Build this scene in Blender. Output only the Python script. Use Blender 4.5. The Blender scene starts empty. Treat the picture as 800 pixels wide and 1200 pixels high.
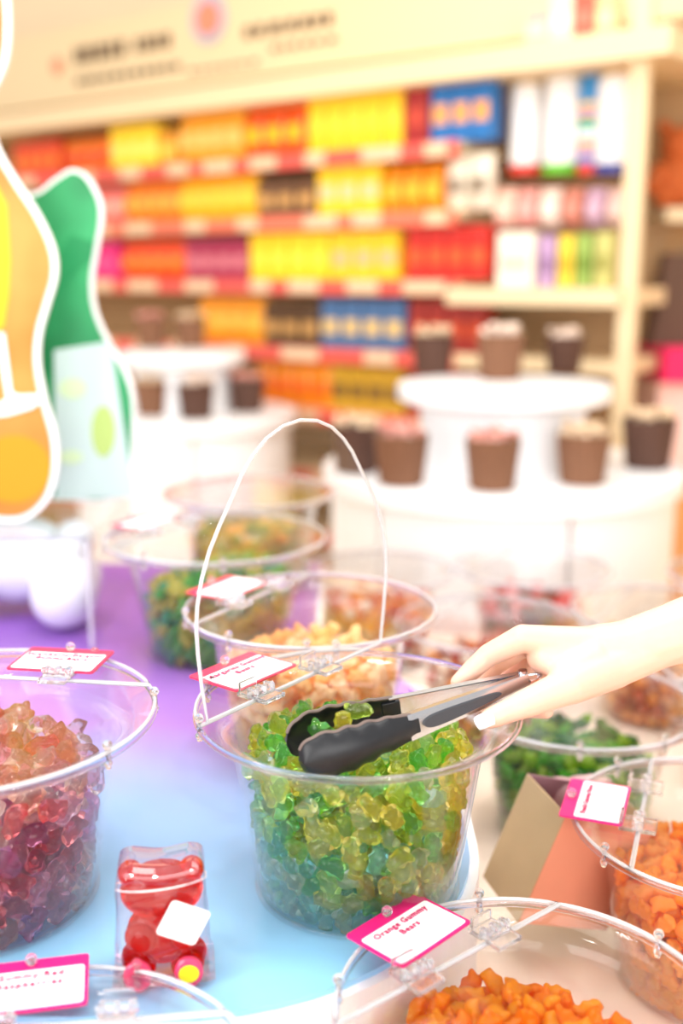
import bpy, bmesh, math, random
import numpy as np
from mathutils import Vector, Matrix
random.seed(7); rng = np.random.default_rng(7)
S = bpy.context.scene
COL = S.collection
PI = math.pi

# ------------------------------------------------------------------ camera
# table top is z = 0, the camera looks along +Y from above it
F_PX, CAM_H = 1270.0, 0.531
PITCH = math.atan(275 / F_PX)
cam_d = bpy.data.cameras.new('camera'); cam = bpy.data.objects.new('camera', cam_d); COL.objects.link(cam)
cam_d.sensor_fit = 'VERTICAL'; cam_d.sensor_height = 36; cam_d.sensor_width = 24
cam_d.lens = F_PX / 1200 * 36
cam_d.clip_start = 0.02; cam_d.clip_end = 60
cam.location = (0, 0, CAM_H); cam.rotation_euler = (PI / 2 - PITCH, 0, 0)
cam_d.dof.use_dof = True; cam_d.dof.focus_distance = 0.93; cam_d.dof.aperture_fstop = 1.9
cam_d.dof.aperture_blades = 0
S.camera = cam

# ------------------------------------------------------------------ light
W = bpy.data.worlds.new('world'); S.world = W; W.use_nodes = True
W.node_tree.nodes['Background'].inputs['Color'].default_value = (1.0, 0.985, 0.965, 1)
W.node_tree.nodes['Background'].inputs['Strength'].default_value = 0.78

def area(name, loc, rot, size, power, col):
    d = bpy.data.lights.new(name, 'AREA'); d.shape = 'RECTANGLE'; d.size, d.size_y = size
    d.energy = power; d.color = col
    o = bpy.data.objects.new(name, d); COL.objects.link(o); o.location = loc; o.rotation_euler = rot
    return o
area('front_fill_light', (0.5, -2.3, 0.9), (math.radians(82), 0, math.radians(8)), (2.8, 1.7), 75, (1, 0.99, 0.97))  # added frontal fill behind the camera, brightens the bucket fronts
area('ceiling_panel_light', (-0.25, 1.15, 1.95), (0, 0, 0), (1.6, 0.9), 17, (1, 0.985, 0.96))
area('shop_window_light', (-2.4, -0.9, 1.5), (math.radians(68), 0, math.radians(-55)), (2.2, 1.6), 75, (1, 0.98, 0.96))
area('ceiling_light_over_shelves', (-0.4, 2.75, 1.95), (math.radians(28), 0, math.radians(12)), (2.6, 0.7), 10, (1, 0.80, 0.52))
for _i, (_x, _y) in enumerate(((-.75, .35), (.35, .45), (-.1, 1.5), (.7, 1.2))):
    area('ceiling_spotlight', (_x, _y, 1.75), (0, 0, 0), (.14, .14), 3.2, (1, 0.97, 0.93))
area('ceiling_light_over_island', (0.5, 2.2, 2.1), (0, 0, 0), (1.2, 0.6), 12, (1, 0.95, 0.88))

S.view_settings.view_transform = 'Standard'; S.view_settings.look = 'None'
S.view_settings.gamma = 1; S.view_settings.use_curve_mapping = False
S.view_settings.exposure = 0.28
cy = S.cycles
cy.max_bounces = 28; cy.transmission_bounces = 26; cy.transparent_max_bounces = 40
cy.diffuse_bounces = 4; cy.glossy_bounces = 5; cy.sample_clamp_indirect = 8
cy.caustics_reflective = False; cy.caustics_refractive = True; cy.blur_glossy = 0.4

# ------------------------------------------------------------------ pixel helpers (800 x 1200 frame) used to place real geometry
def ray(u, v):
    d = ((u - 400) / F_PX, 1.0, -(v - 600) / F_PX); c, s = math.cos(PITCH), math.sin(PITCH)
    return Vector((d[0], d[1] * c + d[2] * s, -d[1] * s + d[2] * c))
def at(u, v, y):
    w = ray(u, v); return Vector((0, 0, CAM_H)) + w * (y / w.y)
def atz(u, v, z):
    w = ray(u, v); return Vector((0, 0, CAM_H)) + w * ((z - CAM_H) / w.z)

# ------------------------------------------------------------------ materials
def srgb(r, g, b):
    return tuple((c / 255 / 12.92) if c <= 10 else ((c / 255 + .055) / 1.055) ** 2.4 for c in (r, g, b)) + (1,)
MATS = {}
def mat(name, col, rough=.5, metal=0, trans=0, ior=1.45, coat=0, noise=0, nscale=20, sss=0, bump=0, emit=0):
    if name in MATS: return MATS[name]
    m = bpy.data.materials.new(name); m.use_nodes = True; nt = m.node_tree; b = nt.nodes['Principled BSDF']
    c = col if len(col) == 4 else srgb(*col)
    b.inputs['Base Color'].default_value = c; b.inputs['Roughness'].default_value = rough
    b.inputs['Metallic'].default_value = metal; b.inputs['Transmission Weight'].default_value = trans
    b.inputs['IOR'].default_value = ior; b.inputs['Coat Weight'].default_value = coat
    b.inputs['Coat Roughness'].default_value = .08
    if sss:
        b.inputs['Subsurface Weight'].default_value = sss; b.inputs['Subsurface Radius'].default_value = (.01, .004, .002)
        b.inputs['Subsurface Scale'].default_value = .5
    if noise or bump:
        tc = nt.nodes.new('ShaderNodeTexCoord'); n = nt.nodes.new('ShaderNodeTexNoise')
        n.inputs['Scale'].default_value = nscale; n.inputs['Detail'].default_value = 4
        nt.links.new(tc.outputs['Object'], n.inputs['Vector'])
        if noise:
            mx = nt.nodes.new('ShaderNodeMix'); mx.data_type = 'RGBA'
            mx.inputs[6].default_value = tuple(x * (1 - noise) for x in c[:3]) + (1,)
            mx.inputs[7].default_value = tuple(min(1, x * (1 + noise)) for x in c[:3]) + (1,)
            nt.links.new(n.outputs['Fac'], mx.inputs[0]); nt.links.new(mx.outputs[2], b.inputs['Base Color'])
        if bump:
            bp = nt.nodes.new('ShaderNodeBump'); bp.inputs['Strength'].default_value = bump; bp.inputs['Distance'].default_value = .002
            nt.links.new(n.outputs['Fac'], bp.inputs['Height']); nt.links.new(bp.outputs[0], b.inputs['Normal'])
    if emit:
        b.inputs['Emission Color'].default_value = c; b.inputs['Emission Strength'].default_value = emit
    MATS[name] = m; return m

def clear_mat(name, tint=(1, 1, 1), base=.035, edge=.55, power=3.5, rough=.04, gloss=(1, 1, 1)):
    """thin clear acrylic: passes light straight, reflects more at grazing angles"""
    if name in MATS: return MATS[name]
    m = bpy.data.materials.new(name); m.use_nodes = True; nt = m.node_tree; nt.nodes.remove(nt.nodes['Principled BSDF'])
    out = nt.nodes['Material Output']
    lw = nt.nodes.new('ShaderNodeLayerWeight'); lw.inputs['Blend'].default_value = .5
    pw = nt.nodes.new('ShaderNodeMath'); pw.operation = 'POWER'; pw.inputs[1].default_value = power
    ma = nt.nodes.new('ShaderNodeMath'); ma.operation = 'MULTIPLY_ADD'; ma.inputs[1].default_value = edge; ma.inputs[2].default_value = base
    tr = nt.nodes.new('ShaderNodeBsdfTransparent'); tr.inputs['Color'].default_value = (*tint, 1)
    gl = nt.nodes.new('ShaderNodeBsdfGlossy'); gl.inputs['Roughness'].default_value = rough; gl.inputs['Color'].default_value = (*gloss, 1)
    mx = nt.nodes.new('ShaderNodeMixShader')
    nt.links.new(lw.outputs['Facing'], pw.inputs[0]); nt.links.new(pw.outputs[0], ma.inputs[0]); nt.links.new(ma.outputs[0], mx.inputs[0])
    nt.links.new(tr.outputs[0], mx.inputs[1]); nt.links.new(gl.outputs[0], mx.inputs[2]); nt.links.new(mx.outputs[0], out.inputs['Surface'])
    MATS[name] = m; return m

def jelly(name, col, dif=.45, rough=.12, glow=.35):
    """translucent sweet: refracts, scatters some light, glossy skin"""
    if name in MATS: return MATS[name]
    m = bpy.data.materials.new(name); m.use_nodes = True; nt = m.node_tree
    b = nt.nodes['Principled BSDF']; out = nt.nodes['Material Output']; c = col if len(col) == 4 else srgb(*col)
    nz = nt.nodes.new('ShaderNodeObjectInfo'); hs = nt.nodes.new('ShaderNodeHueSaturation')
    mr = nt.nodes.new('ShaderNodeMapRange'); mr.inputs[3].default_value = .8; mr.inputs[4].default_value = 1.18
    nt.links.new(nz.outputs['Random'], mr.inputs[0]); nt.links.new(mr.outputs[0], hs.inputs['Value'])
    hs.inputs['Color'].default_value = c
    b.inputs['Roughness'].default_value = rough; b.inputs['Transmission Weight'].default_value = 1 - dif; b.inputs['IOR'].default_value = 1.34
    nt.links.new(hs.outputs[0], b.inputs['Base Color'])
    t = nt.nodes.new('ShaderNodeBsdfTranslucent'); t.inputs['Color'].default_value = (*[x ** 1.9 for x in c[:3]], 1)
    mx = nt.nodes.new('ShaderNodeMixShader'); mx.inputs[0].default_value = glow
    nt.links.new(b.outputs[0], mx.inputs[1]); nt.links.new(t.outputs[0], mx.inputs[2]); nt.links.new(mx.outputs[0], out.inputs['Surface'])
    MATS[name] = m; return m

M_ACR = clear_mat('clear_acrylic', (.99, .99, .993), .012, .6, 3.4)
M_LID = clear_mat('clear_acrylic_lid', (.99, .99, .99), .02, .2, 3)
M_RIM = mat('acrylic_rim', (236, 232, 246), .06, trans=1, ior=1.42)
M_EDGE = mat('acrylic_cut_edge', (245, 246, 250), .25, trans=.55, ior=1.3, coat=.6)
M_BRK = mat('clear_plastic_bracket', (253, 253, 255), .06, trans=.95, ior=1.35)
M_WHITE = mat('white_paint', (244, 244, 246), .35, noise=.02, nscale=6)
M_PAPER = mat('white_paper', (250, 250, 250), .6)
M_MAG = mat('magenta_print', (228, 22, 120), .45)
M_ROSE = mat('rose_red_print', (226, 50, 92), .45)
M_CREAM = mat('cream_laminate', (230, 206, 166), .45, noise=.03, nscale=5)
M_BLACK = mat('black_nylon', (26, 27, 31), .42, noise=.2, nscale=120, bump=.06)
M_STEEL = mat('brushed_steel', (196, 196, 200), .24, metal=1, noise=.06, nscale=90)
M_CHROME = mat('chrome', (215, 215, 222), .08, metal=1)
M_GREY = mat('soft_grip_rubber', (62, 63, 68), .5, bump=.05, nscale=200)

# ------------------------------------------------------------------ mesh helpers
class MB:
    def __init__(s): s.v = []; s.f = []
    def add(s, vs, fs, mtx=None):
        o = len(s.v)
        s.v += [tuple(mtx @ Vector(p)) if mtx is not None else tuple(p) for p in vs]
        s.f += [tuple(i + o for i in f) for f in fs]; return s
    def box(s, c, d, mtx=None, bev=0):
        x, y, z = d[0] / 2, d[1] / 2, d[2] / 2
        if bev:
            bm = bmesh.new(); bmesh.ops.create_cube(bm, size=1)
            for v in bm.verts: v.co = Vector((v.co.x * d[0], v.co.y * d[1], v.co.z * d[2]))
            bmesh.ops.bevel(bm, geom=bm.edges[:], offset=bev, segments=2, affect='EDGES', profile=.5)
            bm.verts.index_update()
            vs = [tuple(v.co + Vector(c)) for v in bm.verts]; fs = [tuple(v.index for v in f.verts) for f in bm.faces]; bm.free()
            return s.add(vs, fs, mtx)
        vs = [(c[0] + a * x, c[1] + b * y, c[2] + e * z) for a in (-1, 1) for b in (-1, 1) for e in (-1, 1)]
        return s.add(vs, [(0, 1, 3, 2), (4, 6, 7, 5), (0, 4, 5, 1), (2, 3, 7, 6), (0, 2, 6, 4), (1, 5, 7, 3)], mtx)
    def lathe(s, prof, n=48, mtx=None, close=False):
        vs, fs = [], []
        for r, z in prof:
            for k in range(n):
                a = 2 * PI * k / n; vs.append((r * math.cos(a), r * math.sin(a), z))
        m = len(prof)
        for i in range(m if close else m - 1):
            j = (i + 1) % m
            for k in range(n):
                k2 = (k + 1) % n; fs.append((i * n + k, i * n + k2, j * n + k2, j * n + k))
        return s.add(vs, fs, mtx)
    def solid_lathe(s, prof, n=48, mtx=None):
        s.lathe(prof, n, mtx); o = len(s.v) - n * len(prof)
        s.f.append(tuple(o + k for k in reversed(range(n)))); e = len(s.v) - n
        s.f.append(tuple(e + k for k in range(n))); return s
    def prism(s, pts, h, mtx=None):
        n = len(pts); vs = [(x, y, 0) for x, y in pts] + [(x, y, h) for x, y in pts]
        fs = [tuple(reversed(range(n))), tuple(range(n, 2 * n))] + [(i, (i + 1) % n, n + (i + 1) % n, n + i) for i in range(n)]
        return s.add(vs, fs, mtx)
    def ball(s, c, r, mtx=None, n=12, rot=None):
        rr = (r, r, r) if isinstance(r, (int, float)) else r
        vs, fs = [(0, 0, -1)], []; m = n // 2
        for i in range(1, m):
            t = -PI / 2 + PI * i / m
            for k in range(n): a = 2 * PI * k / n; vs.append((math.cos(t) * math.cos(a), math.cos(t) * math.sin(a), math.sin(t)))
        vs.append((0, 0, 1)); L = len(vs) - 1
        for k in range(n):
            fs.append((0, 1 + (k + 1) % n, 1 + k)); fs.append((L, L - n + k, L - n + (k + 1) % n))
        for i in range(m - 2):
            for k in range(n): a = 1 + i * n; fs.append((a + k, a + (k + 1) % n, a + n + (k + 1) % n, a + n + k))
        R = rot.to_matrix() if rot is not None else Matrix.Identity(3)
        vs = [tuple(R @ Vector((p[0] * rr[0], p[1] * rr[1], p[2] * rr[2])) + Vector(c)) for p in vs]
        return s.add(vs, fs, mtx)
    def cone(s, a, b, ra, rb, n=14, mtx=None):
        """round-ended tapered limb"""
        a, b = Vector(a), Vector(b); d = b - a; q = d.to_track_quat('Z', 'Y').to_matrix()
        prof = []
        for i in range(5): t = -PI / 2 + PI / 2 * (i + .4) / 5; prof.append((ra * math.cos(t), ra * math.sin(t)))
        for i in range(1, 6): t = PI / 2 * (i - .4) / 5; prof.append((rb * math.cos(t), d.length + rb * math.sin(t)))
        mt = Matrix.Translation(a) @ q.to_4x4()
        return s.solid_lathe(prof, n, (mtx @ mt) if mtx is not None else mt)
    def tube(s, pts, r, n=8, closed=False):
        pts = [Vector(p) for p in pts]; vs, fs = [], []; N = len(pts); up = Vector((0, 0, 1))
        for i, p in enumerate(pts):
            t = (pts[(i + 1) % N] - pts[i - 1]) if (closed or 0 < i < N - 1) else (pts[1] - pts[0] if i == 0 else pts[-1] - pts[-2])
            t.normalize(); u = up if abs(t.z) < .95 else Vector((0, 1, 0)); x = t.cross(u).normalized(); y = x.cross(t)
            for k in range(n): a = 2 * PI * k / n; vs.append(tuple(p + (x * math.cos(a) + y * math.sin(a)) * r))
        for i in range(N if closed else N - 1):
            j = (i + 1) % N
            for k in range(n): fs.append((i * n + k, i * n + (k + 1) % n, j * n + (k + 1) % n, j * n + k))
        if not closed: fs += [tuple(reversed(range(n))), tuple((N - 1) * n + k for k in range(n))]
        return s.add(vs, fs)
    def mesh(s, name, m, smooth=False, angle=40):
        me = bpy.data.meshes.new(name); me.from_pydata(s.v, [], s.f); me.materials.append(m)
        bm = bmesh.new(); bm.from_mesh(me); bmesh.ops.recalc_face_normals(bm, faces=bm.faces[:]); bm.to_mesh(me); bm.free()
        if smooth:
            me.shade_smooth()
            if angle: me.set_sharp_from_angle(angle=math.radians(angle))
        return me
    def obj(s, name, m, parent=None, smooth=False, angle=40, **kw):
        return link(name, s.mesh(name, m, smooth, angle), parent, **kw)

def link(name, me, parent=None, label=None, cat=None, group=None, kind=None, loc=None, rot=None):
    o = bpy.data.objects.new(name, me); COL.objects.link(o)
    if parent is not None: o.parent = parent
    if loc is not None: o.location = loc
    if rot is not None: o.rotation_euler = rot
    tag(o, label, cat, group, kind); return o
def tag(o, label=None, cat=None, group=None, kind=None):
    for k, v in (('label', label), ('category', cat), ('group', group), ('kind', kind)):
        if v: o[k] = v
    return o
def thing(name, label, cat, loc=(0, 0, 0), rz=0, group=None):
    return link(name, None, None, label, cat, group, None, loc, (0, 0, rz))
TMP = bpy.data.scenes.new('workbench')      # scratch scene, removed at the end
def tmp_dg():
    vl = TMP.view_layers[0]; vl.update(); return vl.depsgraph
def remeshed(mb, name, m, voxel, smooth=4, ratio=None, factor=.6):
    """fuse overlapping volumes into one continuous skin"""
    me = mb.mesh('tmp', m); o = bpy.data.objects.new('tmp', me); TMP.collection.objects.link(o)
    r = o.modifiers.new('r', 'REMESH'); r.mode = 'VOXEL'; r.voxel_size = voxel; r.use_smooth_shade = True
    if smooth: k = o.modifiers.new('s', 'SMOOTH'); k.factor = factor; k.iterations = smooth
    if ratio: d = o.modifiers.new('d', 'DECIMATE'); d.ratio = ratio
    dg = tmp_dg(); out = bpy.data.meshes.new_from_object(o.evaluated_get(dg)); out.name = name
    bpy.data.objects.remove(o); out.materials.clear(); out.materials.append(m); out.shade_smooth(); return out
def rrect(w, h, r, n=6):
    p = []
    for cx, cy_, a0 in ((w / 2 - r, h / 2 - r, 0), (-w / 2 + r, h / 2 - r, 90), (-w / 2 + r, -h / 2 + r, 180), (w / 2 - r, -h / 2 + r, 270)):
        for i in range(n + 1): a = math.radians(a0 + 90 * i / n); p.append((cx + r * math.cos(a), cy_ + r * math.sin(a)))
    return p
def smooth_closed(pts, n=4):
    """closed Catmull-Rom"""
    out = []; N = len(pts)
    for i in range(N):
        p0, p1, p2, p3 = (np.array(pts[(i + k - 1) % N], float) for k in range(4))
        for j in range(n):
            t = j / n
            out.append(tuple(.5 * (2 * p1 + (p2 - p0) * t + (2 * p0 - 5 * p1 + 4 * p2 - p3) * t * t + (3 * p1 - p0 - 3 * p2 + p3) * t ** 3)))
    return out
def text_mesh(name, body, size, m, parent, loc, rotz=0, align='CENTER', space=1.0):
    c = bpy.data.curves.new(name, 'FONT'); c.body = body; c.size = size; c.align_x = align; c.align_y = 'CENTER'; c.space_character = space
    c.resolution_u = 2; c.offset = size * .004; c.extrude = .0003
    o = bpy.data.objects.new(name, c); TMP.collection.objects.link(o)
    dg = tmp_dg(); me = bpy.data.meshes.new_from_object(o.evaluated_get(dg)); bpy.data.objects.remove(o)
    me.materials.clear(); me.materials.append(m)
    return link(name, me, parent, loc=loc, rot=(0, 0, rotz))

# ================================================================== THE SETTING
FLOOR = -0.92
def wood_floor():
    m = bpy.data.materials.new('pale_wood_floor'); m.use_nodes = True; nt = m.node_tree; b = nt.nodes['Principled BSDF']
    tc = nt.nodes.new('ShaderNodeTexCoord'); mp = nt.nodes.new('ShaderNodeMapping'); mp.inputs['Scale'].default_value = (1, 7, 1)
    n = nt.nodes.new('ShaderNodeTexNoise'); n.inputs['Scale'].default_value = 2.5; n.inputs['Detail'].default_value = 6
    r = nt.nodes.new('ShaderNodeValToRGB'); r.color_ramp.elements[0].color = srgb(222, 176, 118); r.color_ramp.elements[1].color = srgb(240, 206, 156)
    nt.links.new(tc.outputs['Object'], mp.inputs[0]); nt.links.new(mp.outputs[0], n.inputs['Vector']); nt.links.new(n.outputs['Fac'], r.inputs[0])
    nt.links.new(r.outputs[0], b.inputs['Base Color']); b.inputs['Roughness'].default_value = .35
    return m
MB().box((0, 3, FLOOR - .05), (12, 12, .1)).obj('floor', wood_floor(), kind='structure')

# back wall stands behind the shelving run; run direction recedes to the left
DIR = Vector((-.81, .587, 0)).normalized(); NOR = Vector((-DIR.y, DIR.x, 0))      # NOR points towards the camera side
if NOR.y > 0: NOR = -NOR
P0 = at(745, 325, 3.0); P0.z = 0
RUN = Matrix(((DIR.x, -NOR.x, 0, P0.x), (DIR.y, -NOR.y, 0, P0.y), (0, 0, 1, 0), (0, 0, 0, 1)))   # local x along run, y into shelf, z up
def run_s(u):
    w = ray(u, 325); k = Vector((w.x, w.y)); A = np.array([[k.x, -DIR.x], [k.y, -DIR.y]]); return float(np.linalg.solve(A, [P0.x, P0.y])[1])
def run_z(u, v):
    s = run_s(u); p = P0 + DIR * s; w = ray(u, v); t = math.hypot(p.x, p.y) / math.hypot(w.x, w.y); return CAM_H + w.z * t
M_WALL = mat('warm_cream_wall', (246, 222, 184), .7, noise=.03, nscale=3)
MB().box((1.4, .62, .65), (9.5, .08, 3.2), RUN).obj('wall_back', M_WALL, kind='structure')

# two-tier display table
M_LOWER = mat('pale_maple_table', (250, 232, 214), .35, noise=.03, nscale=9)
def rpoly(x0, x1, y0, y1, r, n=14):
    p = []
    for cx, cy_, a0 in ((x1 - r, y1 - r, 0), (x0 + r, y1 - r, 90), (x0 + r, y0 + r, 180), (x1 - r, y0 + r, 270)):
        for i in range(n + 1): a = math.radians(a0 + 90 * i / n); p.append((cx + r * math.cos(a), cy_ + r * math.sin(a)))
    return p
def platform_outline(o=0):
    p = rpoly(-.822 - o, .122 + o, .7 - o, 1.99 + o, .254 + o); n = len(p) // 4
    return [(-.04 + o, 1.99 + o)] + p[n:] + [(.122 + o, 1.30), (-.04 + o, 1.62)]
def blue_purple():
    m = bpy.data.materials.new('blue_to_purple_print'); m.use_nodes = True; nt = m.node_tree; b = nt.nodes['Principled BSDF']
    tc = nt.nodes.new('ShaderNodeTexCoord'); sp = nt.nodes.new('ShaderNodeSeparateXYZ'); nt.links.new(tc.outputs['Object'], sp.inputs[0])
    n = nt.nodes.new('ShaderNodeTexNoise'); n.inputs['Scale'].default_value = 3; nt.links.new(tc.outputs['Object'], n.inputs['Vector'])
    ma = nt.nodes.new('ShaderNodeMath'); ma.operation = 'MULTIPLY_ADD'; ma.inputs[1].default_value = .16; nt.links.new(n.outputs['Fac'], ma.inputs[0]); nt.links.new(sp.outputs['Y'], ma.inputs[2])
    mr = nt.nodes.new('ShaderNodeMapRange'); mr.inputs[1].default_value = .72; mr.inputs[2].default_value = 1.62; nt.links.new(ma.outputs[0], mr.inputs[0])
    r = nt.nodes.new('ShaderNodeValToRGB'); e = r.color_ramp.elements
    e[0].position = .15; e[0].color = srgb(146, 206, 245); e[1].position = .95; e[1].color = srgb(146, 96, 190)
    x = e.new(.42); x.color = srgb(150, 184, 234); x = e.new(.66); x.color = srgb(174, 126, 212)
    nt.links.new(mr.outputs[0], r.inputs[0]); nt.links.new(r.outputs[0], b.inputs['Base Color']); b.inputs['Roughness'].default_value = .3
    b.inputs['Coat Weight'].default_value = .25
    return m
TBL = thing('display_table', 'wide pale maple display table under the lower buckets', 'table', (0, 1.2, FLOOR))
inv = Matrix.Translation((0, -1.2, -FLOOR))
MB().prism(rpoly(-.85, 1.0, .36, 2.02, .36), .04, inv @ Matrix.Translation((0, 0, -.19))).obj('table_top', M_LOWER, TBL)
MB().prism(rpoly(-.7, .85, .5, 1.9, .3), .73, inv @ Matrix.Translation((0, 0, FLOOR))).obj('cabinet', M_WHITE, TBL)
PLAT = thing('raised_platform', 'raised platform printed blue fading to purple with a white border', 'platform', (0, 0, -.15))
MB().prism(platform_outline(.009), .145).obj('body', M_WHITE, PLAT)
MB().prism(platform_outline(0), .005).obj('printed_top', blue_purple(), PLAT, loc=(0, 0, .145))

# ================================================================== BUCKETS
def bucket_profile(k=1.0, h=.166):
    s = h / .166
    out = [(.001, 0), (.082, 0), (.0875, .002), (.0905, .007), (.0995, .07), (.1085, .13), (.1115, .144), (.117, .154), (.127, .161), (.1375, .1652)]
    inn = [(.1375, .1672), (.1265, .1632), (.1155, .1565), (.1095, .146), (.1062, .13), (.0972, .07), (.0882, .0075), (.080, .004), (.001, .004)]
    return [(r * k, z * s) for r, z in out + inn]
def wall_r(z, k=1.0, h=.166):
    z = z * .166 / h; return k * float(np.interp(z, [0, .007, .07, .13, .146, .1565, .1632], [.086, .0882, .0972, .1062, .1095, .1155, .1265]))
def disc_part(R, cut, side, n=64):
    """outline of a round lid cut by a chord at distance `cut` (side +1 = small segment, -1 = large flap), chord along x"""
    a0 = math.asin(cut / R); pts = []
    rng_ = (a0, PI - a0) if side > 0 else (PI - a0, 2 * PI + a0)
    for i in range(n + 1): a = rng_[0] + (rng_[1] - rng_[0]) * i / n; pts.append((R * math.cos(a), R * math.sin(a)))
    return pts
def make_hinge(parent, x, y, z, flip=0):
    h = MB()
    h.box((0, .0095, .0022), (.026, .015, .0044), bev=.0008); h.box((0, -.0095, .0022), (.026, .015, .0044), bev=.0008)
    for k in (-.0105, 0, .0105): h.box((k, 0, .0062), (.0052, .0105, .0085), bev=.001)
    h.box((0, .0155, .0075), (.022, .003, .010), bev=.0008)
    h.tube([(-.015, 0, .0075), (.015, 0, .0075)], .0027, 10)
    return h.obj('hinge', M_BRK, parent, loc=(x, y, z))
def make_knob(parent, x, y, z, r=.0042, name='knob'):
    k = MB(); k.ball((0, 0, r * 1.1), (r, r, r * .95), n=12); k.solid_lathe([(r * .55, -r * 3.6), (r * .55, r)], 10); k.ball((0, 0, -r * 2.6), (r * .9, r * .9, r * .8), n=10)
    return k.obj(name, M_BRK, parent, smooth=True, loc=(x, y, z))
def make_tag(parent, x, y, z, rz, lines, magenta=M_MAG, small=0, size=.0076, text_rot=0, w=.084, h=.06, inktone=None):
    t = link('name_tag', MB().prism(rrect(w, h, .003), .0016).mesh('name_tag', magenta), parent, loc=(x, y, z), rot=(0, 0, rz))
    MB().prism(rrect(w - .006, h - .0165, .0028), .0004).obj('paper', M_PAPER, t, loc=(0, -.0055, .0016))
    ink = inktone or mat('magenta_ink', (200, 40, 104), .6)
    if text_rot == 0:
        for i, s in enumerate(lines): text_mesh('lettering', s, size, ink, t, (0, .009 - i * size * 1.15, .0027), 0, space=1.12)
        for i in range(small):
            MB().box((0, 0, 0), (.05 - .012 * (i % 2), .0007, .0001)).obj('fine_print', ink, t, loc=(0, -.0125 - i * .0035, .0024))
    else:
        text_mesh('lettering', lines[0], size, ink, t, (0, .0085, .0027), 0, space=.98)
        for i in range(small): MB().box((0, 0, 0), (.055 - .014 * (i % 2), .0008, .0001)).obj('fine_print', mat('pale_ink', (236, 170, 196), .6), t, loc=(0, -.004 - i * .0042, .0024))
    make_knob(t, 0, h / 2 - .0065, .0012, .0046, 'tag_knob')
    return t
def bucket(name_label, X, Y, Z, k=1.0, h=.166, theta=140, tagspec=None, open_flap=False, detail=True, cut=.074, group=None, knobs=(20, 75, 125, 165, 200, 250, 300, 340)):
    B = thing('candy_bucket', name_label, 'bucket', (X, Y, Z), 0, group)
    n = 80 if detail else 48
    MB().lathe(bucket_profile(k, h), n).obj('bowl', M_ACR, B, smooth=True, angle=60)
    prof = []
    for i in range(10): a = 2 * PI * i / 10; prof.append((.1395 * k + .0026 * math.cos(a), h + .0028 * math.sin(a)))
    MB().lathe(prof, n, close=True).obj('rim', M_RIM, B, smooth=True, angle=None)
    MB().lathe([(.0895 * k + .0026 * math.cos(2 * PI * i / 8), .0030 + .0026 * math.sin(2 * PI * i / 8)) for i in range(8)], n, close=True).obj('base_ring', M_ACR, B, smooth=True, angle=None)
    rz = math.radians(theta - 90); R = .1395 * k; cutk = cut * k
    L = link('lid', MB().prism(disc_part(R, cutk, 1, 40), .003).mesh('lid', M_LID), B, loc=(0, 0, h + .003), rot=(0, 0, rz))
    MB().tube([(x, y, .0015) for x, y in disc_part(R, cutk, 1, 40)], .0017, 6, True).obj('lid_edge', M_EDGE, L, smooth=True)
    if open_flap:
        half = [(.124, 0), (.129, .03), (.1325, .06), (.1335, .08), (.132, .1), (.126, .122), (.116, .144), (.104, .162), (.094, .175), (.086, .186), (.076, .2), (.062, .214), (.045, .226), (.024, .234)]
        ol = half + [(0, .237)] + [(-x, y) for x, y in reversed(half)]
        fl = link('flap', MB().prism(ol, .003).mesh('flap', M_LID), B, loc=(0, 0, 0))
        fl.matrix_local = Matrix.Rotation(rz, 4, 'Z') @ Matrix.Translation((.012, cutk - .001, h + .007)) @ Matrix.Rotation(PI / 2, 4, 'X')
        MB().tube([(x, y, .0015) for x, y in ol], .0016, 8, True).obj('flap_edge', M_EDGE, fl, smooth=True)
    else:
        fl = link('flap', MB().prism(disc_part(R, cutk - .0015, -1, 72), .003).mesh('flap', M_LID), B, loc=(0, 0, h + .003), rot=(0, 0, rz))
        MB().tube([(x, y, .0015) for x, y in disc_part(R, cutk - .0015, -1, 72)], .0017, 6, True).obj('flap_edge', M_EDGE, fl, smooth=True)
    if detail:
        for x in (-.042 * k, .042 * k): make_hinge(L, x, cutk, .003)
        for a in knobs:
            a = math.radians(a); make_knob(B, R * math.cos(a), R * math.sin(a), h + .006)
    if tagspec: make_tag(L, tagspec.get('dx', 0), (R - .026 + tagspec.get('dy', 0)), .0062, tagspec.get('rz', 0), tagspec['lines'], tagspec.get('m', M_MAG), tagspec.get('small', 0), tagspec.get('size', .0076), tagspec.get('rot', 0))
    return B

# ------------------------------------------------------------------ sweets
def bear_volume(sc=1.0):
    b = MB()
    b.ball((0, 0, -.0016), (.0064, .0056, .0072)); b.ball((0, .0006, .0060), (.0054, .0050, .0047))
    b.ball((0, .0044, .0054), (.0026, .0022, .0022), n=8)
    for s in (-1, 1):
        b.ball((s * .0040, 0, .0092), (.0023, .0021, .0023), n=8)
        b.ball((s * .0046, .0034, .0006), (.0024, .0032, .0024), n=8)
        b.ball((s * .0041, .0032, -.0066), (.0029, .0038, .0028), n=8)
    b.v = [(x * sc, y * sc, z * sc) for x, y, z in b.v]; return b
def bear_mesh(name, m, sc=1.0): 
    if ('bear', sc) not in PROTO: PROTO['bear', sc] = remeshed(bear_volume(sc), 'bear', m, .00165 * sc, 5, None, .5)
    me = PROTO['bear', sc].copy(); me.materials.clear(); me.materials.append(m); me.name = name; return me
PROTO = {}
def berry_mesh(name, m, r):
    b = MB(); b.ball((0, 0, 0), (r, r * .92, r * .8), n=10)
    me = b.mesh(name, m, True, None); return me
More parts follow.
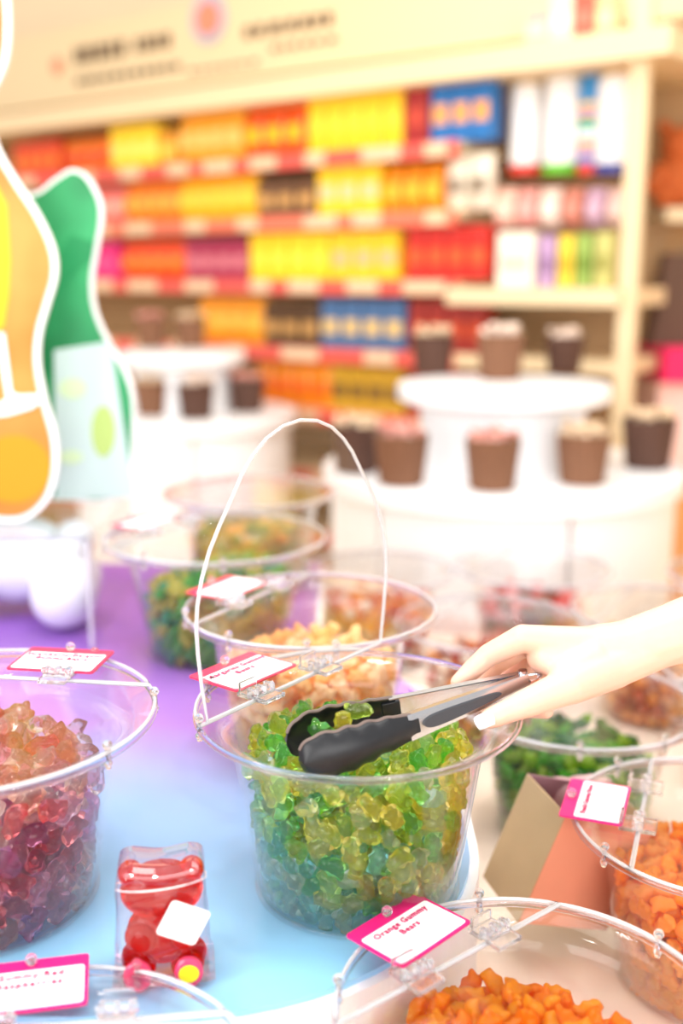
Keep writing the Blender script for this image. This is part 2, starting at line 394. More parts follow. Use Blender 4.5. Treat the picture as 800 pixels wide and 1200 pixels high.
def pack(N, rs, R_of_z, ztop, seed, z0=.004, iters=130):
    g = np.random.default_rng(seed); p = np.zeros((N, 3)); a = g.random(N) * 2 * PI
    zt = ztop(0, 0); p[:, 2] = z0 + g.random(N) * (zt - z0); rr = np.sqrt(g.random(N)) * .09; p[:, 0] = rr * np.cos(a); p[:, 1] = rr * np.sin(a)
    tab = np.linspace(-.01, .3, 200); rt = np.array([R_of_z(t) for t in tab])
    for it in range(iters):
        if it % 6 == 0:      # refresh neighbour list
            q2 = (p.astype(np.float32) ** 2).sum(1); d2 = q2[:, None] + q2[None] - 2 * (p.astype(np.float32) @ p.astype(np.float32).T)
            ii, jj = np.nonzero(np.triu(d2 < (2.7 * rs) ** 2, 1))
        d = p[ii] - p[jj]; q = np.sqrt((d ** 2).sum(1)) + 1e-9; mv = d * (np.clip(2 * rs - q, 0, None) / q * .34)[:, None]
        for ax in range(3): p[:, ax] += np.bincount(ii, mv[:, ax], N) - np.bincount(jj, mv[:, ax], N)
        if it < iters * .7: p[:, 2] -= .0004
        lim = np.interp(p[:, 2], tab, rt) - rs * 1.06; r = np.hypot(p[:, 0], p[:, 1]) + 1e-9; k = np.minimum(1, lim / r); p[:, 0] *= k; p[:, 1] *= k
        top = ztop(p[:, 0], p[:, 1]) + 0 * p[:, 0] - rs
        p[:, 2] = np.clip(p[:, 2], z0 + rs * .9, np.maximum(top, z0 + rs))
    return p
def rand_rot(g):
    q = g.normal(size=4); q /= np.linalg.norm(q)
    from mathutils import Quaternion
    return Quaternion(q)
def fill(B, name, cat, kinds, N, rs, ztop, where, k=1.0, h=.166, nmax=300, seed=1, chooser=None, sc=1.0, proto='bear', what='gummy bears', inv_label=None):
    """kinds: list of (colour word, material). Nearest/most visible pieces become single things, the hidden rest one stuff object"""
    g = np.random.default_rng(seed)
    P = pack(N, rs, lambda z: wall_r(z, k, h), ztop, seed)
    base = Vector(B.location); cpos = np.array([0, 0, CAM_H]) - np.array(base)
    r = np.hypot(P[:, 0], P[:, 1]); dw = np.array([wall_r(z, k, h) for z in P[:, 2]]) - r
    tp = ztop(P[:, 0], P[:, 1]) + 0 * P[:, 0] - P[:, 2]
    facing = (P[:, 0] * cpos[0] + P[:, 1] * cpos[1]) / (r * np.hypot(cpos[0], cpos[1]) + 1e-9)
    score = np.minimum(tp, np.where(facing > -.05, dw, 9))
    order = np.argsort(score); meshes = []
    for cw, m in kinds:
        meshes.append(bear_mesh(name, m, sc) if proto == 'bear' else berry_mesh(name, m, rs * 1.08))
    rest = {}
    for rank, i in enumerate(order):
        p = Vector(P[i]); q = rand_rot(g)
        if dw[i] < rs * 1.7:      # lie flat against the wall
            rad = Vector((p.x, p.y, 0)).normalized(); t = Vector((-rad.y, rad.x, 0)) * g.normal() + Vector((0, 0, 1)) * g.normal(); t.normalize()
            y_ = rad * (1 if g.random() < .7 else -1); q = Matrix((y_.cross(t), y_, t)).transposed().to_quaternion()
        c = chooser(P[i], g) if chooser else int(g.integers(len(kinds)))
        if rank < nmax:
            o = bpy.data.objects.new(name, meshes[c]); COL.objects.link(o); o.location = base + p; o.rotation_mode = 'QUATERNION'; o.rotation_quaternion = q
            tag(o, f'{kinds[c][0]} {where}', cat, f'{kinds[c][0]} {what} {where.split(" ", 2)[-1]}'[:90])
        elif score[i] < 9: rest.setdefault(c, []).append(Matrix.Translation(base + p) @ q.to_matrix().to_4x4())
    if rest:
        V, LV, MI = [], [], []; me = bpy.data.meshes.new(name); o0 = 0
        for j, (c, ms) in enumerate(sorted(rest.items())):
            src = meshes[c]; co = np.empty(len(src.vertices) * 3); src.vertices.foreach_get('co', co); co = co.reshape(-1, 3)
            src.calc_loop_triangles(); tr = np.empty(len(src.loop_triangles) * 3, dtype=np.int32); src.loop_triangles.foreach_get('vertices', tr)
            me.materials.append(kinds[c][1])
            for mt in ms:
                A = np.array(mt); V.append(co @ A[:3, :3].T + A[:3, 3]); LV.append(tr + o0); o0 += len(co); MI.append(np.full(len(tr) // 3, j, dtype=np.int32))
        V = np.concatenate(V); LV = np.concatenate(LV).astype(np.int32); MI = np.concatenate(MI); nt_ = len(MI)
        me.vertices.add(len(V)); me.vertices.foreach_set('co', V.ravel()); me.loops.add(len(LV)); me.loops.foreach_set('vertex_index', LV)
        me.polygons.add(nt_); me.polygons.foreach_set('loop_start', np.arange(nt_, dtype=np.int32) * 3); me.polygons.foreach_set('material_index', MI)
        me.update(calc_edges=True); me.validate(); me.shade_smooth()
        link(name, me, None, inv_label or f'mass of {what} underneath, {" ".join(where.split(" ")[1:])}', cat, None, 'stuff')

# centre bucket, lid flap open --------------------------------------------------------------
CB = bucket('clear acrylic bucket of green and yellow gummy bears with its lid flap raised', .014, .883, 0, theta=143,
            tagspec=dict(lines=['Margarita Gummy', 'Bears'], m=M_ROSE, size=.0092, dx=-.012, dy=.008), open_flap=True, knobs=(98, 165, 200))
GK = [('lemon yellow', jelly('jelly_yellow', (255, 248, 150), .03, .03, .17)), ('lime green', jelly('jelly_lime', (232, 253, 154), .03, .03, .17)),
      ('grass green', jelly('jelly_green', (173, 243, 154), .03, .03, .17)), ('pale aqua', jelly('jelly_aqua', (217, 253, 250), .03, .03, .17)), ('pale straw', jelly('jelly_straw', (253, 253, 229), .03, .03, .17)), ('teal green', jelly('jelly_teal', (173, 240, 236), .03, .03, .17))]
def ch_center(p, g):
    low = np.clip((.115 - p[2]) / .09, 0, 1) * np.clip((.05 - p[0]) / .1, 0, 1)  # paler, bluer mix low left: reflected table blue put into the bear colours
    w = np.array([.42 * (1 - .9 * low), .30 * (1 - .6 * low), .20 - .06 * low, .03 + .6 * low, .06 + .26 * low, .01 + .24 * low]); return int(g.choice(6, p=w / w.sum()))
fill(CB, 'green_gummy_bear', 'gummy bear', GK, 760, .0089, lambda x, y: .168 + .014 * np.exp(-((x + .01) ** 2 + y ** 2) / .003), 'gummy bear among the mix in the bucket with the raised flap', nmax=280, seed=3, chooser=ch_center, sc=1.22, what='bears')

# left bucket -------------------------------------------------------------------------------
LB = bucket('clear acrylic bucket of pink and red gummy bears at the left edge', -.318, .862, 0, k=1.13, theta=82,
            tagspec=dict(lines=['Strawberry Daiquiri', 'Gummy Bears'], m=M_ROSE, size=.0082, dx=.036, dy=-.012, small=2), knobs=(12, 60, 115, 330, 290))
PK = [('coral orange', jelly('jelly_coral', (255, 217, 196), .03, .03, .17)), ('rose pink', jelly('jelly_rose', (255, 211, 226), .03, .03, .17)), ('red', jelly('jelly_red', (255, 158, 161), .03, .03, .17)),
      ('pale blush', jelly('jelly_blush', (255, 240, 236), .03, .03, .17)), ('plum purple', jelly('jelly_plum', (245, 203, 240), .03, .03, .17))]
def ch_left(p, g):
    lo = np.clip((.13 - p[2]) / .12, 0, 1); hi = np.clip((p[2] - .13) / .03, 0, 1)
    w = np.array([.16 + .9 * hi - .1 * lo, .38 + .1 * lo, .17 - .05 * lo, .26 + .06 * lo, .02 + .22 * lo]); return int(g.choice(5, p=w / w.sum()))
fill(LB, 'pink_gummy_bear', 'gummy bear', PK, 520, .0106, lambda x, y: .158 + .03 * np.exp(-((x - .02) ** 2 + (y - .02) ** 2) / .004), 'gummy bear in the pink and red bucket at the left edge', k=1.13, nmax=150, seed=5, chooser=ch_left, sc=1.48, what='bears')

# orange bucket -----------------------------------------------------------------------------
OB = bucket('clear acrylic bucket of orange gummy bears with closed lid, lowest right', .135, .682, -.15, theta=129,
            tagspec=dict(lines=['Orange Gummy', 'Bears'], size=.0085, dx=-.008, dy=.006, rz=.12), knobs=(98, 35, 170, 195, 330))
OK_ = [('deep orange', jelly('jelly_orange', (255, 166, 20), .6, .3, .45)), ('amber orange', jelly('jelly_amber', (255, 190, 36), .6, .3, .45))]
fill(OB, 'orange_gummy_bear', 'gummy bear', OK_, 800, .0089, lambda x, y: .162 + .016 * np.exp(-(x ** 2 + y ** 2) / .004), 'gummy bear in the closed lowest right bucket', nmax=70, seed=8, sc=1.22, what='bears')

# peach bucket ------------------------------------------------------------------------------
PB = bucket('clear acrylic bucket of peach gummy bears with magenta tag at the right edge', .365, .955, -.15, theta=160,
            tagspec=dict(lines=['Peach Gummy Bears'], size=.0078, rot=1, small=5, dx=-.012, dy=.004), knobs=(120, 205, 60, 250))
PE = [('bright orange', jelly('jelly_peach', (255, 176, 30), .6, .3, .45)), ('soft peach', jelly('jelly_soft_peach', (255, 196, 90), .5, .3, .45))]
fill(PB, 'peach_gummy_bear', 'gummy bear', PE, 720, .0088, lambda x, y: .152 + .012 * np.exp(-(x ** 2 + y ** 2) / .004), 'gummy bear in the bucket at the right edge', nmax=60, seed=9, sc=1.2, what='bears')

# raspberry bucket --------------------------------------------------------------------------
RB = bucket('clear acrylic bucket with closed lid and magenta tag, cut by the bottom edge', -.19, .59, -.15, theta=97,
            tagspec=dict(lines=['Gummy Red', 'Raspberries'], size=.0088, dx=-.024, dy=.000, rz=.08, small=2), knobs=(75, 20, 340))
RK = [('red', jelly('jelly_berry', (214, 40, 60), .6, .3, .3))]
fill(RB, 'gummy_raspberry', 'raspberry sweet', RK, 260, .0095, lambda x, y: .07, 'raspberry sweet in the bucket cut by the bottom edge', nmax=60, seed=10, proto='berry', what='raspberries')

# buckets behind ----------------------------------------------------------------------------
PBB = bucket('clear bucket of pale peach sweets right behind the raised flap', -.035, 1.165, 0, theta=150, tagspec=dict(lines=[], m=M_ROSE), knobs=(195, 235, 270))
fill(PBB, 'sugared_peach_sweet', 'sweet', [('pale peach', jelly('jelly_pale_peach', (255, 228, 180), .8, .4, .35)), ('golden', jelly('jelly_golden', (255, 214, 140), .8, .4, .35))], 500, .0098,
     lambda x, y: .15, 'sugared sweet in the bucket behind the raised flap', nmax=120, seed=11, sc=1.3, what='sweets')
GF = bucket('clear bucket of green sweets standing on the purple table', -.18, 1.505, 0, k=1.12, theta=150, tagspec=dict(lines=[], m=M_ROSE), knobs=(200, 240, 280))
GM = [('leaf green', jelly('jelly_leaf', (150, 220, 120), .4, .25, .55)), ('emerald', jelly('jelly_emerald', (120, 210, 160), .4, .25, .55)), ('olive yellow', jelly('jelly_olive', (220, 214, 96), .4, .25, .45))]
fill(GF, 'green_sweet', 'sweet', GM, 620, .0098, lambda x, y: .15 + .01 * np.exp(-((x - .05) ** 2) / .003), 'sweet in the bucket on the purple table', k=1.12, nmax=120, seed=12, sc=1.3, what='sweets')
GR = bucket('clear bucket of bright green sweets behind the hand', .29, 1.262, -.15, k=1.05, theta=165, tagspec=dict(lines=[], m=M_ROSE), knobs=(225, 260, 300))
GM2 = [('bright green', jelly('jelly_bright_green', (96, 206, 40), .4, .25, .45)), ('dark green', jelly('jelly_dark_green', (40, 150, 40), .4, .25, .45)), ('yellow green', jelly('jelly_yellow_green', (180, 216, 60), .4, .25, .45))]
fill(GR, 'green_sweet', 'sweet', GM2, 520, .0098, lambda x, y: .145, 'sweet in the bucket behind the hand', k=1.05, nmax=120, seed=13, sc=1.3, what='sweets')
far = [(-.16, 1.84, 0, 1.05, 'clear bucket of green sweets, rearmost on the purple table', [('green', (90, 150, 50)), ('olive', (176, 170, 60)), ('golden', (236, 190, 70))], 'rearmost bucket on the purple table'),
       (.068, 1.88, -.15, .95, 'clear bucket of red and orange wrapped sweets in front of the white island', [('red', (214, 60, 40)), ('orange', (244, 150, 40)), ('white', (244, 236, 226))], 'bucket just in front of the white island'),
       (.225, 1.575, -.15, 1.0, 'clear bucket of amber and red sweets above the fingers', [('amber', (236, 150, 60)), ('red', (206, 66, 50)), ('cream', (250, 232, 214))], 'bucket above the fingers'),
       (.345, 1.90, -.15, 1.0, 'clear bucket of pink and brown sweets above the wrist', [('pink', (236, 150, 150)), ('brown', (150, 96, 76)), ('red', (220, 66, 56))], 'bucket above the wrist'),
       (.57, 1.365, -.15, 1.0, 'clear bucket of orange sweets under the forearm', [('orange', (246, 150, 30)), ('amber', (220, 130, 70)), ('cream', (246, 220, 196))], 'bucket under the forearm'),
       (.72, 1.84, -.15, 1.0, 'clear bucket of rosy sweets at the far right of the table', [('rose', (232, 140, 140)), ('white', (244, 232, 226)), ('brick', (190, 90, 70))], 'far right bucket of the table'),
       (.505, 1.635, -.15, 1.0, 'clear bucket of golden orange sweets just behind the wrist', [('golden', (250, 160, 40)), ('peach', (246, 180, 120)), ('rust', (200, 90, 40))], 'bucket just behind the wrist')]
for i, (x, y, z, k, lab, kinds, where) in enumerate(far):
    B = bucket(lab, x, y, z, k=k, theta=150, detail=(y < 1.4))
    fill(B, 'wrapped_sweet', 'sweet', [(n_, jelly('jelly_far_%s_%d' % (n_, i), c, .8, .35, .25)) for n_, c in kinds], 330, .0112, lambda x, y: .15, 'sweet in the ' + where, k=k, nmax=50, seed=20 + i, proto='berry', what='sweets')

# ================================================================== RED BEAR BOX
def red_bear():
    R = thing('bear_shaped_box', 'clear plastic bear box filled with glossy red jelly, square white sticker on its chest', 'candy box', (-.139, .758, 0), math.radians(8)); R.scale = (.93, .82, .88)
    red = jelly('red_filling', (255, 46, 34), .12, .03, .22)
    b = MB()
    b.ball((0, -.001, .0785), (.0345, .028, .0255), n=22); b.ball((0, .002, .036), (.031, .023, .030), n=22)
    for s in (-1, 1):
        b.ball((s * .0250, -.002, .0968), (.0105, .014, .0110), n=14)
        b.ball((s * .0180, -.0215, .0440), (.0125, .0100, .0150), n=16, rot=Matrix.Rotation(s * .5, 3, 'Y').to_quaternion())
        b.cone((s * .0215, -.002, .0155), (s * .0195, -.0215, .0155), .0145, .0140)
    b.ball((0, -.0245, .073), (.011, .0065, .0085), n=12)
    link('filling', remeshed(b, 'filling', red, .0012, 2), R)
    # clear moulded shell: rounded box with ear bumps
    prof = [(-.036, .002), (.036, .002), (.0385, .012), (.0385, .045), (.037, .060), (.0355, .085), (.036, .100), (.034, .112), (.026, .116), (.016, .1145), (0, .112), (-.016, .1145), (-.026, .116), (-.034, .112), (-.036, .100), (-.0355, .085), (-.037, .060), (-.0385, .045), (-.0385, .012)]
    ol = smooth_closed(prof, 3); sh = MB(); n = len(ol)
    prof_scale = .935
    layers = [(-.029, .86, .004), (-.033, .955, .0), (-.030, 1.0, 0), (.024, 1.0, 0), (.028, .97, 0), (.0285, .90, 0)]
    vs = [((x * s), y, .058 + (z - .058) * s) for y, s, _ in layers for x, z in [(a, c * prof_scale) for a, c in ol]]
    fs = [tuple(range(n)), tuple((len(layers) - 1) * n + k for k in reversed(range(n)))]
    for i in range(len(layers) - 1): fs += [(i * n + k, i * n + (k + 1) % n, (i + 1) * n + (k + 1) % n, (i + 1) * n + k) for k in range(n)]
    sh.add(vs, fs).obj('shell', clear_mat('pink_clear_shell', (1, .92, .94), .05, .8, 2.2, .05, (1, .86, .9)), R, smooth=True, angle=50)
    pts = [(.0385 * math.cos(a), .034 * math.sin(a), .086 - .010 * math.sin(a) + .003 * math.cos(a)) for a in [2 * PI * i / 40 for i in range(40)]]
    pts = [(max(-.0365, min(.0365, x)), max(-.0345, min(.0295, y)), z) for x, y, z in pts]
    MB().tube(pts, .0006, 6, True).obj('elastic_string', M_PAPER, R)
    st = MB().prism(rrect(.034, .034, .0035), .0006).obj('sticker', M_PAPER, R)
    st.matrix_local = Matrix.Translation((.0175, -.0352, .064)) @ Matrix.Rotation(PI / 2, 4, 'X') @ Matrix.Rotation(math.radians(-26), 4, 'Z')
    for s in (-1, 1):
        f = MB().solid_lathe([(.0105, 0), (.0118, .0015), (.0118, .005)], 24).obj('foot_pad', mat('pink_foot_pad', (232, 60, 104), .25, coat=.4), R, smooth=True)
        f.matrix_local = Matrix.Translation((s * .0205, -.0385, .0165)) @ Matrix.Rotation(math.radians(-90), 4, 'X') @ Matrix.Scale(1.2, 4, (0, 1, 0))
        if s > 0:
            y = MB().solid_lathe([(.0082, 0), (.0082, .0004)], 28).obj('round_sticker', mat('yellow_sticker', (250, 232, 20), .5), f); y.location = (0, 0, -.0006)
            y.scale = (1, .84, 1)
red_bear()

# ================================================================== CARDBOARD BOX with bags
def carton():
    c = thing('open_carton', 'brown and salmon open cardboard box leaning beside the peach bucket', 'box', (.214, 1.03, -.15))
    M = Matrix.Rotation(math.radians(20), 4, 'Y') @ Matrix.Rotation(math.radians(-68), 4, 'Z')
    kraft = mat('kraft_board', (186, 160, 124), .7, noise=.06, nscale=30); sal = mat('salmon_board', (226, 146, 116), .6, noise=.05, nscale=20); ins = mat('mauve_board', (150, 110, 120), .7)
    w, d, h, t = .075, .115, .125, .002
    for nm, m, cc, dd in (('left_panel', kraft, (0, -d / 2, h / 2), (w, t, h)), ('front_panel', sal, (w / 2, 0, h / 2), (t, d, h)), ('rear_panel', kraft, (0, d / 2, h / 2), (w, t, h)), ('end_panel', ins, (-w / 2, 0, h / 2), (t, d, h)), ('bottom_panel', kraft, (0, 0, t / 2), (w, d, t))):
        MB().box(cc, dd).obj('panel', m, c).matrix_local = M
    c.location.z = -.15 + .036
    return c
carton()
def bag(label, u, v, y, s):
    p = at(u, v, y); b = MB(); g = np.random.default_rng(int(u)); vs, fs = [], []
    n, m = 14, 9
    for j in range(m):
        t = j / (m - 1); r = s * (.45 + .35 * math.sin(PI * t * .9)) 
        for k in range(n):
            a = 2 * PI * k / n; q = r * (1 + .16 * g.normal() * (t > .2)); vs.append((q * math.cos(a), q * .5 * math.sin(a), s * 2.3 * (t - 1)))
    for j in range(m - 1): fs += [(j * n + k, j * n + (k + 1) % n, (j + 1) * n + (k + 1) % n, (j + 1) * n + k) for k in range(n)]
    fs += [tuple(reversed(range(n))), tuple((m - 1) * n + k for k in range(n))]
    o = b.add(vs, fs).obj('cellophane_bag', mat('pink_cellophane', (246, 205, 208), .18, trans=.45, ior=1.2, coat=.5), None, True, 30, label=label, cat='bag', loc=p)
    return o
bag('crinkled clear bag poking out of the cardboard box', 655, 914, 1.07, .030)
bag('rose tinted bag behind the magenta tag', 690, 912, 1.085, .034)

# ================================================================== TONGS
PV = at(612, 797, .885); TIP = at(343, 880, .815)
def tongs():
    T = thing('serving_tongs', 'steel tongs with black scalloped tips held in the gummy bears', 'tongs')
    x = (TIP - PV); L = x.length; x.normalize(); y = Vector((0, 0, 1)).cross(x).normalized(); z = x.cross(y)      # y points to the near side or far side
    Mx = Matrix((( x.x, y.x, z.x, PV.x), (x.y, y.y, z.y, PV.y), (x.z, y.z, z.z, PV.z), (0, 0, 0, 1)))
    T.matrix_world = Mx
    near = 1 if (Mx.to_3x3() @ Vector((0, 1, 0))).y < 0 else -1
    for side in (near, -near):
        ang = math.radians(8.2) * side; A = Matrix.Translation((0, .0055 * side, 0)) @ Matrix.Rotation(ang, 4, 'Z') @ Matrix.Rotation(math.radians(4 * side), 4, 'X')
        La = L * .56
        # channel-section steel arm, widening towards the head
        vs, fs = [], []; NX = 10
        for i in range(NX + 1):
            t = i / NX; xx = -.004 + t * (La + .004); hz = .0064 + .0050 * t; fl = .0056
            sec = [(-fl, -hz), (0, -hz), (.0008, -hz * .6), (.0008, hz * .6), (0, hz), (-fl, hz), (-fl, hz - .001), (-.001, hz - .0012), (-.0004, 0), (-.001, -hz + .0012), (-fl, -hz + .001)]
            vs += [(xx, side * a, b) for a, b in sec]
        ns = 11
        for i in range(NX): fs += [(i * ns + k, i * ns + (k + 1) % ns, (i + 1) * ns + (k + 1) % ns, (i + 1) * ns + k) for k in range(ns)]
        fs += [tuple(range(ns)), tuple(NX * ns + k for k in range(ns))]
        a_ = MB().add(vs, fs, A).obj('arm', M_STEEL, T, True, 35)
        # grip inset on the outer face
        MB().prism(smooth_closed([(La * .26, -.0020), (La * .5, -.0048), (La * .78, -.0060), (La * .88, -.003), (La * .88, .002), (La * .78, .0046), (La * .5, .0036), (La * .26, .0016)], 4), .0022, A @ Matrix.Translation((0, side * .0005 + (.0022 if side > 0 else 0), 0)) @ Matrix.Rotation(PI / 2, 4, 'X')).obj('grip', M_GREY, a_, True, 40)
        # scalloped nylon head: shallow scoop, concave inwards
        NU, NV = 44, 12; vs, fs = [], []
        def pt(i, j, off):
            t = i / NU; w = j / NV * 2 - 1
            half = .0100 + .0085 * math.sin(min(1, t * 1.25) * PI / 2) if t < .8 else .0185 * math.sqrt(max(0, 1 - ((t - .8) / .2) ** 2)) + .0004
            sc = (1 + .055 * math.sin(t * PI * 11) * (abs(w) > .8)) if t > .2 else 1
            cup = -.0085 * (w * w) * min(1, t * 2.5 + .15) - .010 * max(0, t - .45) ** 2 / .3
            return (La - .006 + t * (L * 1.0 - La + .006), side * (off + .0012 + cup + .0035 * math.sin(PI * t)), w * half * sc)
        for off in (0.0, -.0022):
            for i in range(NU + 1):
                for j in range(NV + 1): vs.append(pt(i, j, off))
        st = NV + 1; K = (NU + 1) * st
        for i in range(NU):
            for j in range(NV):
                q = (i * st + j, i * st + j + 1, (i + 1) * st + j + 1, (i + 1) * st + j); fs.append(q); fs.append(tuple(K + k for k in reversed(q)))
            for j in (0, NV): fs.append((i * st + j, (i + 1) * st + j, K + (i + 1) * st + j, K + i * st + j))
        for i in (0, NU):
            for j in range(NV): fs.append((i * st + j, i * st + j + 1, K + i * st + j + 1, K + i * st + j))
        h_ = MB().add(vs, fs, A).obj('head', M_BLACK, T, True, 50, label='black scalloped nylon tip')
        # worn brown-grey top edge of the scallops
        MB().tube([A @ Vector((p[0], p[1] - side * .0011, p[2])) for p in [pt(i, NV, 0) for i in range(1, NU)]], .0015, 6).obj('head_edge', mat('worn_edge', (112, 96, 90), .5), h_, True)
        MB().box((La * .985, -side * .001, 0), (.016, .004, .013), A, bev=.0008).obj('head_collar', M_BLACK, T)
    MB().tube([(-.001, 0, -.009), (-.001, 0, .009)], .0042, 14).obj('pivot', M_CHROME, T, True)
    MB().box((.03, 0, .0), (.060, .0026, .006), bev=.0006).obj('lock_rod', M_CHROME, T)
    lp = [(-.004 - .014 * math.sin(PI * t / 10), .0065 * math.cos(PI * t / 10), 0) for t in range(11)]
    MB().tube(lp, .0013, 8).obj('pull_ring', M_CHROME, T, True)
tongs()
for j, (fx, fy, fz, c, w_) in enumerate(((.80, .004, 0.012, 0, 'lemon yellow gummy bear held between the tong tips'), (.72, -.006, 0.014, 1, 'lime green gummy bear behind the one held by the tongs'), (.88, -.002, 0.008, 2, 'grass green gummy bear at the very tips of the tongs'))):
    x_ = (TIP - PV); y_ = Vector((0, 0, 1)).cross(x_).normalized()
    o = link('green_gummy_bear', bear_mesh('green_gummy_bear', GK[c][1], 1.22), None, w_, 'gummy bear', 'bears held by the tongs', None, PV + x_ * fx + y_ * fy + Vector((0, 0, fz)), (.4 + j, .5 * j, 1.2 * j))

# ================================================================== HAND
def hand():
    skin = mat('fair_skin', (236, 186, 164), .45, noise=.03, nscale=40, sss=.25)
    b = MB()
    def C(p, q, r0, r1): b.cone(at(*p), at(*q), r0, r1)
    W_ = (738, 759, .905)
    # forearm out to the elbow, upper arm beyond the frame
    C((1180, 640, 1.00), (905, 706, .93), .046, .037); C((905, 706, .93), (800, 739, .91), .037, .0285); C((800, 739, .91), W_, .0285, .0255); C(W_, (690, 766, .905), .0255, .0245); C((690, 766, .905), (655, 766, .9), .0245, .0185)
    elbow = at(1180, 640, 1.0); b.cone(elbow, elbow + Vector((.05, -.03, .26)), .047, .056)
    # palm and knuckles
    IM, MM, RM, LM = (612, 748, .897), (618, 752, .918), (630, 768, .936), (646, 786, .948)
    for k, (m, r) in enumerate(((IM, .0125), (MM, .0125), (RM, .0125), (LM, .0120))): C(W_, m, .018, r)
    C((700, 762, .905), (640, 768, .90), .024, .018); C((690, 775, .91), (640, 785, .92), .022, .018)
    # index: over the top of the far arm
    def chain(ps, rs):
        for i in range(len(ps) - 1): C(ps[i], ps[i + 1], rs[i], rs[i + 1])
    chain([IM, (572, 768, .906), (551, 787, .905), (537, 800, .9)], [.0128, .0105, .0093, .0078])
    chain([MM, (580, 778, .935), (560, 806, .935), (568, 826, .922)], [.0125, .0102, .0092, .008])
    chain([RM, (596, 796, .948), (580, 822, .938), (592, 836, .918)], [.0122, .0098, .0088, .0076])
    chain([LM, (622, 812, .948), (620, 832, .93), (640, 834, .91)], [.0112, .0088, .008, .0070])
    # thumb along the near arm
    chain([(715, 782, .89), (668, 803, .868), (612, 826, .853), (574, 842, .848)], [.0205, .0168, .0120, .0090])
    C((715, 782, .89), (800, 748, .908), .0200, .0180); C((690, 775, .89), (660, 790, .875), .020, .013); C((655, 783, .885), (640, 772, .892), .012, .013)
    me = remeshed(b, 'person', skin, .0016, 16, factor=.6)
    P = link('person', me, None, 'bare forearm and hand with white thumbnail gripping the tongs', 'person')
    # thumbnail: curved plate lying on the tip
    c = at(567.5, 843.5, .8395); d = (at(556, 848, .838) - at(590, 834, .842)).normalized(); n = (Vector((0, 0, CAM_H)) - c).normalized() * .9 + Vector((0, 0, .25)); n = (n - d * n.dot(d)).normalized(); s = d.cross(n)
    vs, fs = [], []; A_, B_ = 8, 8
    for off in (0, -.0008):
        for i in range(A_ + 1):
            for j in range(B_ + 1):
                u = (i / A_) * 2 - 1; w = (j / B_) * 2 - 1; rr = .0062 * (1 - .12 * max(0, u) ** 3); ll = .0082 * (1 - .18 * w * w)
                vs.append(tuple(c + d * (u * ll) + s * (w * rr) + n * (off + .0006 - .0026 * w * w - .0012 * max(0, u) ** 2)))
    K = (A_ + 1) * (B_ + 1); st = B_ + 1
    for i in range(A_):
        for j in range(B_): q = (i * st + j, i * st + j + 1, (i + 1) * st + j + 1, (i + 1) * st + j); fs += [q, tuple(K + k for k in reversed(q))]
        for j in (0, B_): fs.append((i * st + j, (i + 1) * st + j, K + (i + 1) * st + j, K + i * st + j))
    for i in (0, A_):
        for j in range(B_): fs.append((i * st + j, i * st + j + 1, K + i * st + j + 1, K + i * st + j))
    MB().add(vs, fs).obj('thumb_nail', mat('white_nail', (250, 244, 246), .15, coat=.6), P, True, 60, label='white painted thumbnail')
hand()

# ================================================================== RISER, WHITE BEAR, STANDEES
RZ = .166
def riser():
    p = atz(108, 757, 0); x1, y0 = p.x, p.y; x0, y1 = x1 - .42, y0 + .33
    r = thing('acrylic_riser', 'clear acrylic riser box over the white bear figure', 'riser', ((x0 + x1) / 2, (y0 + y1) / 2, 0))
    w, d = x1 - x0, y1 - y0
    for cc, dd in (((0, 0, RZ - .003), (w, d, .006)), ((0, -d / 2, RZ / 2 - .003), (w, .005, RZ - .006)), ((w / 2, 0, RZ / 2 - .003), (.005, d, RZ - .006)), ((-w / 2, 0, RZ / 2 - .003), (.005, d, RZ - .006))):
        MB().box(cc, dd).obj('panel', M_LID, r)
    for sx in (-1, 1): MB().box((sx * w / 2, -d / 2, RZ / 2), (.006, .006, RZ)).obj('edge', M_EDGE, r)
    MB().box((0, -d / 2, RZ - .003), (w, .006, .007)).obj('edge', mat('grey_edge', (170, 172, 180), .3), r)
    return x0, x1, y0, y1
rx0, rx1, ry0, ry1 = riser()
def white_bear():
    b = MB(); c = Vector((rx1 - .155, ry0 + .15, 0))
    b.ball((0, .03, .085), (.095, .07, .072), n=24)
    for s in (-1, 1):
        b.cone((s * .085, .0, .058), (s * .098, -.075, .055), .056, .052, 20); b.cone((s * .09, .03, .115), (s * .09, -.03, .11), .036, .03, 18)
    me = remeshed(b, 'bear_figure', mat('white_gloss', (224, 226, 236), .18, coat=.4), .004, 6)
    link('bear_figure', me, None, 'glossy white bear figure with two big feet under the riser', 'figurine', loc=c)
white_bear()
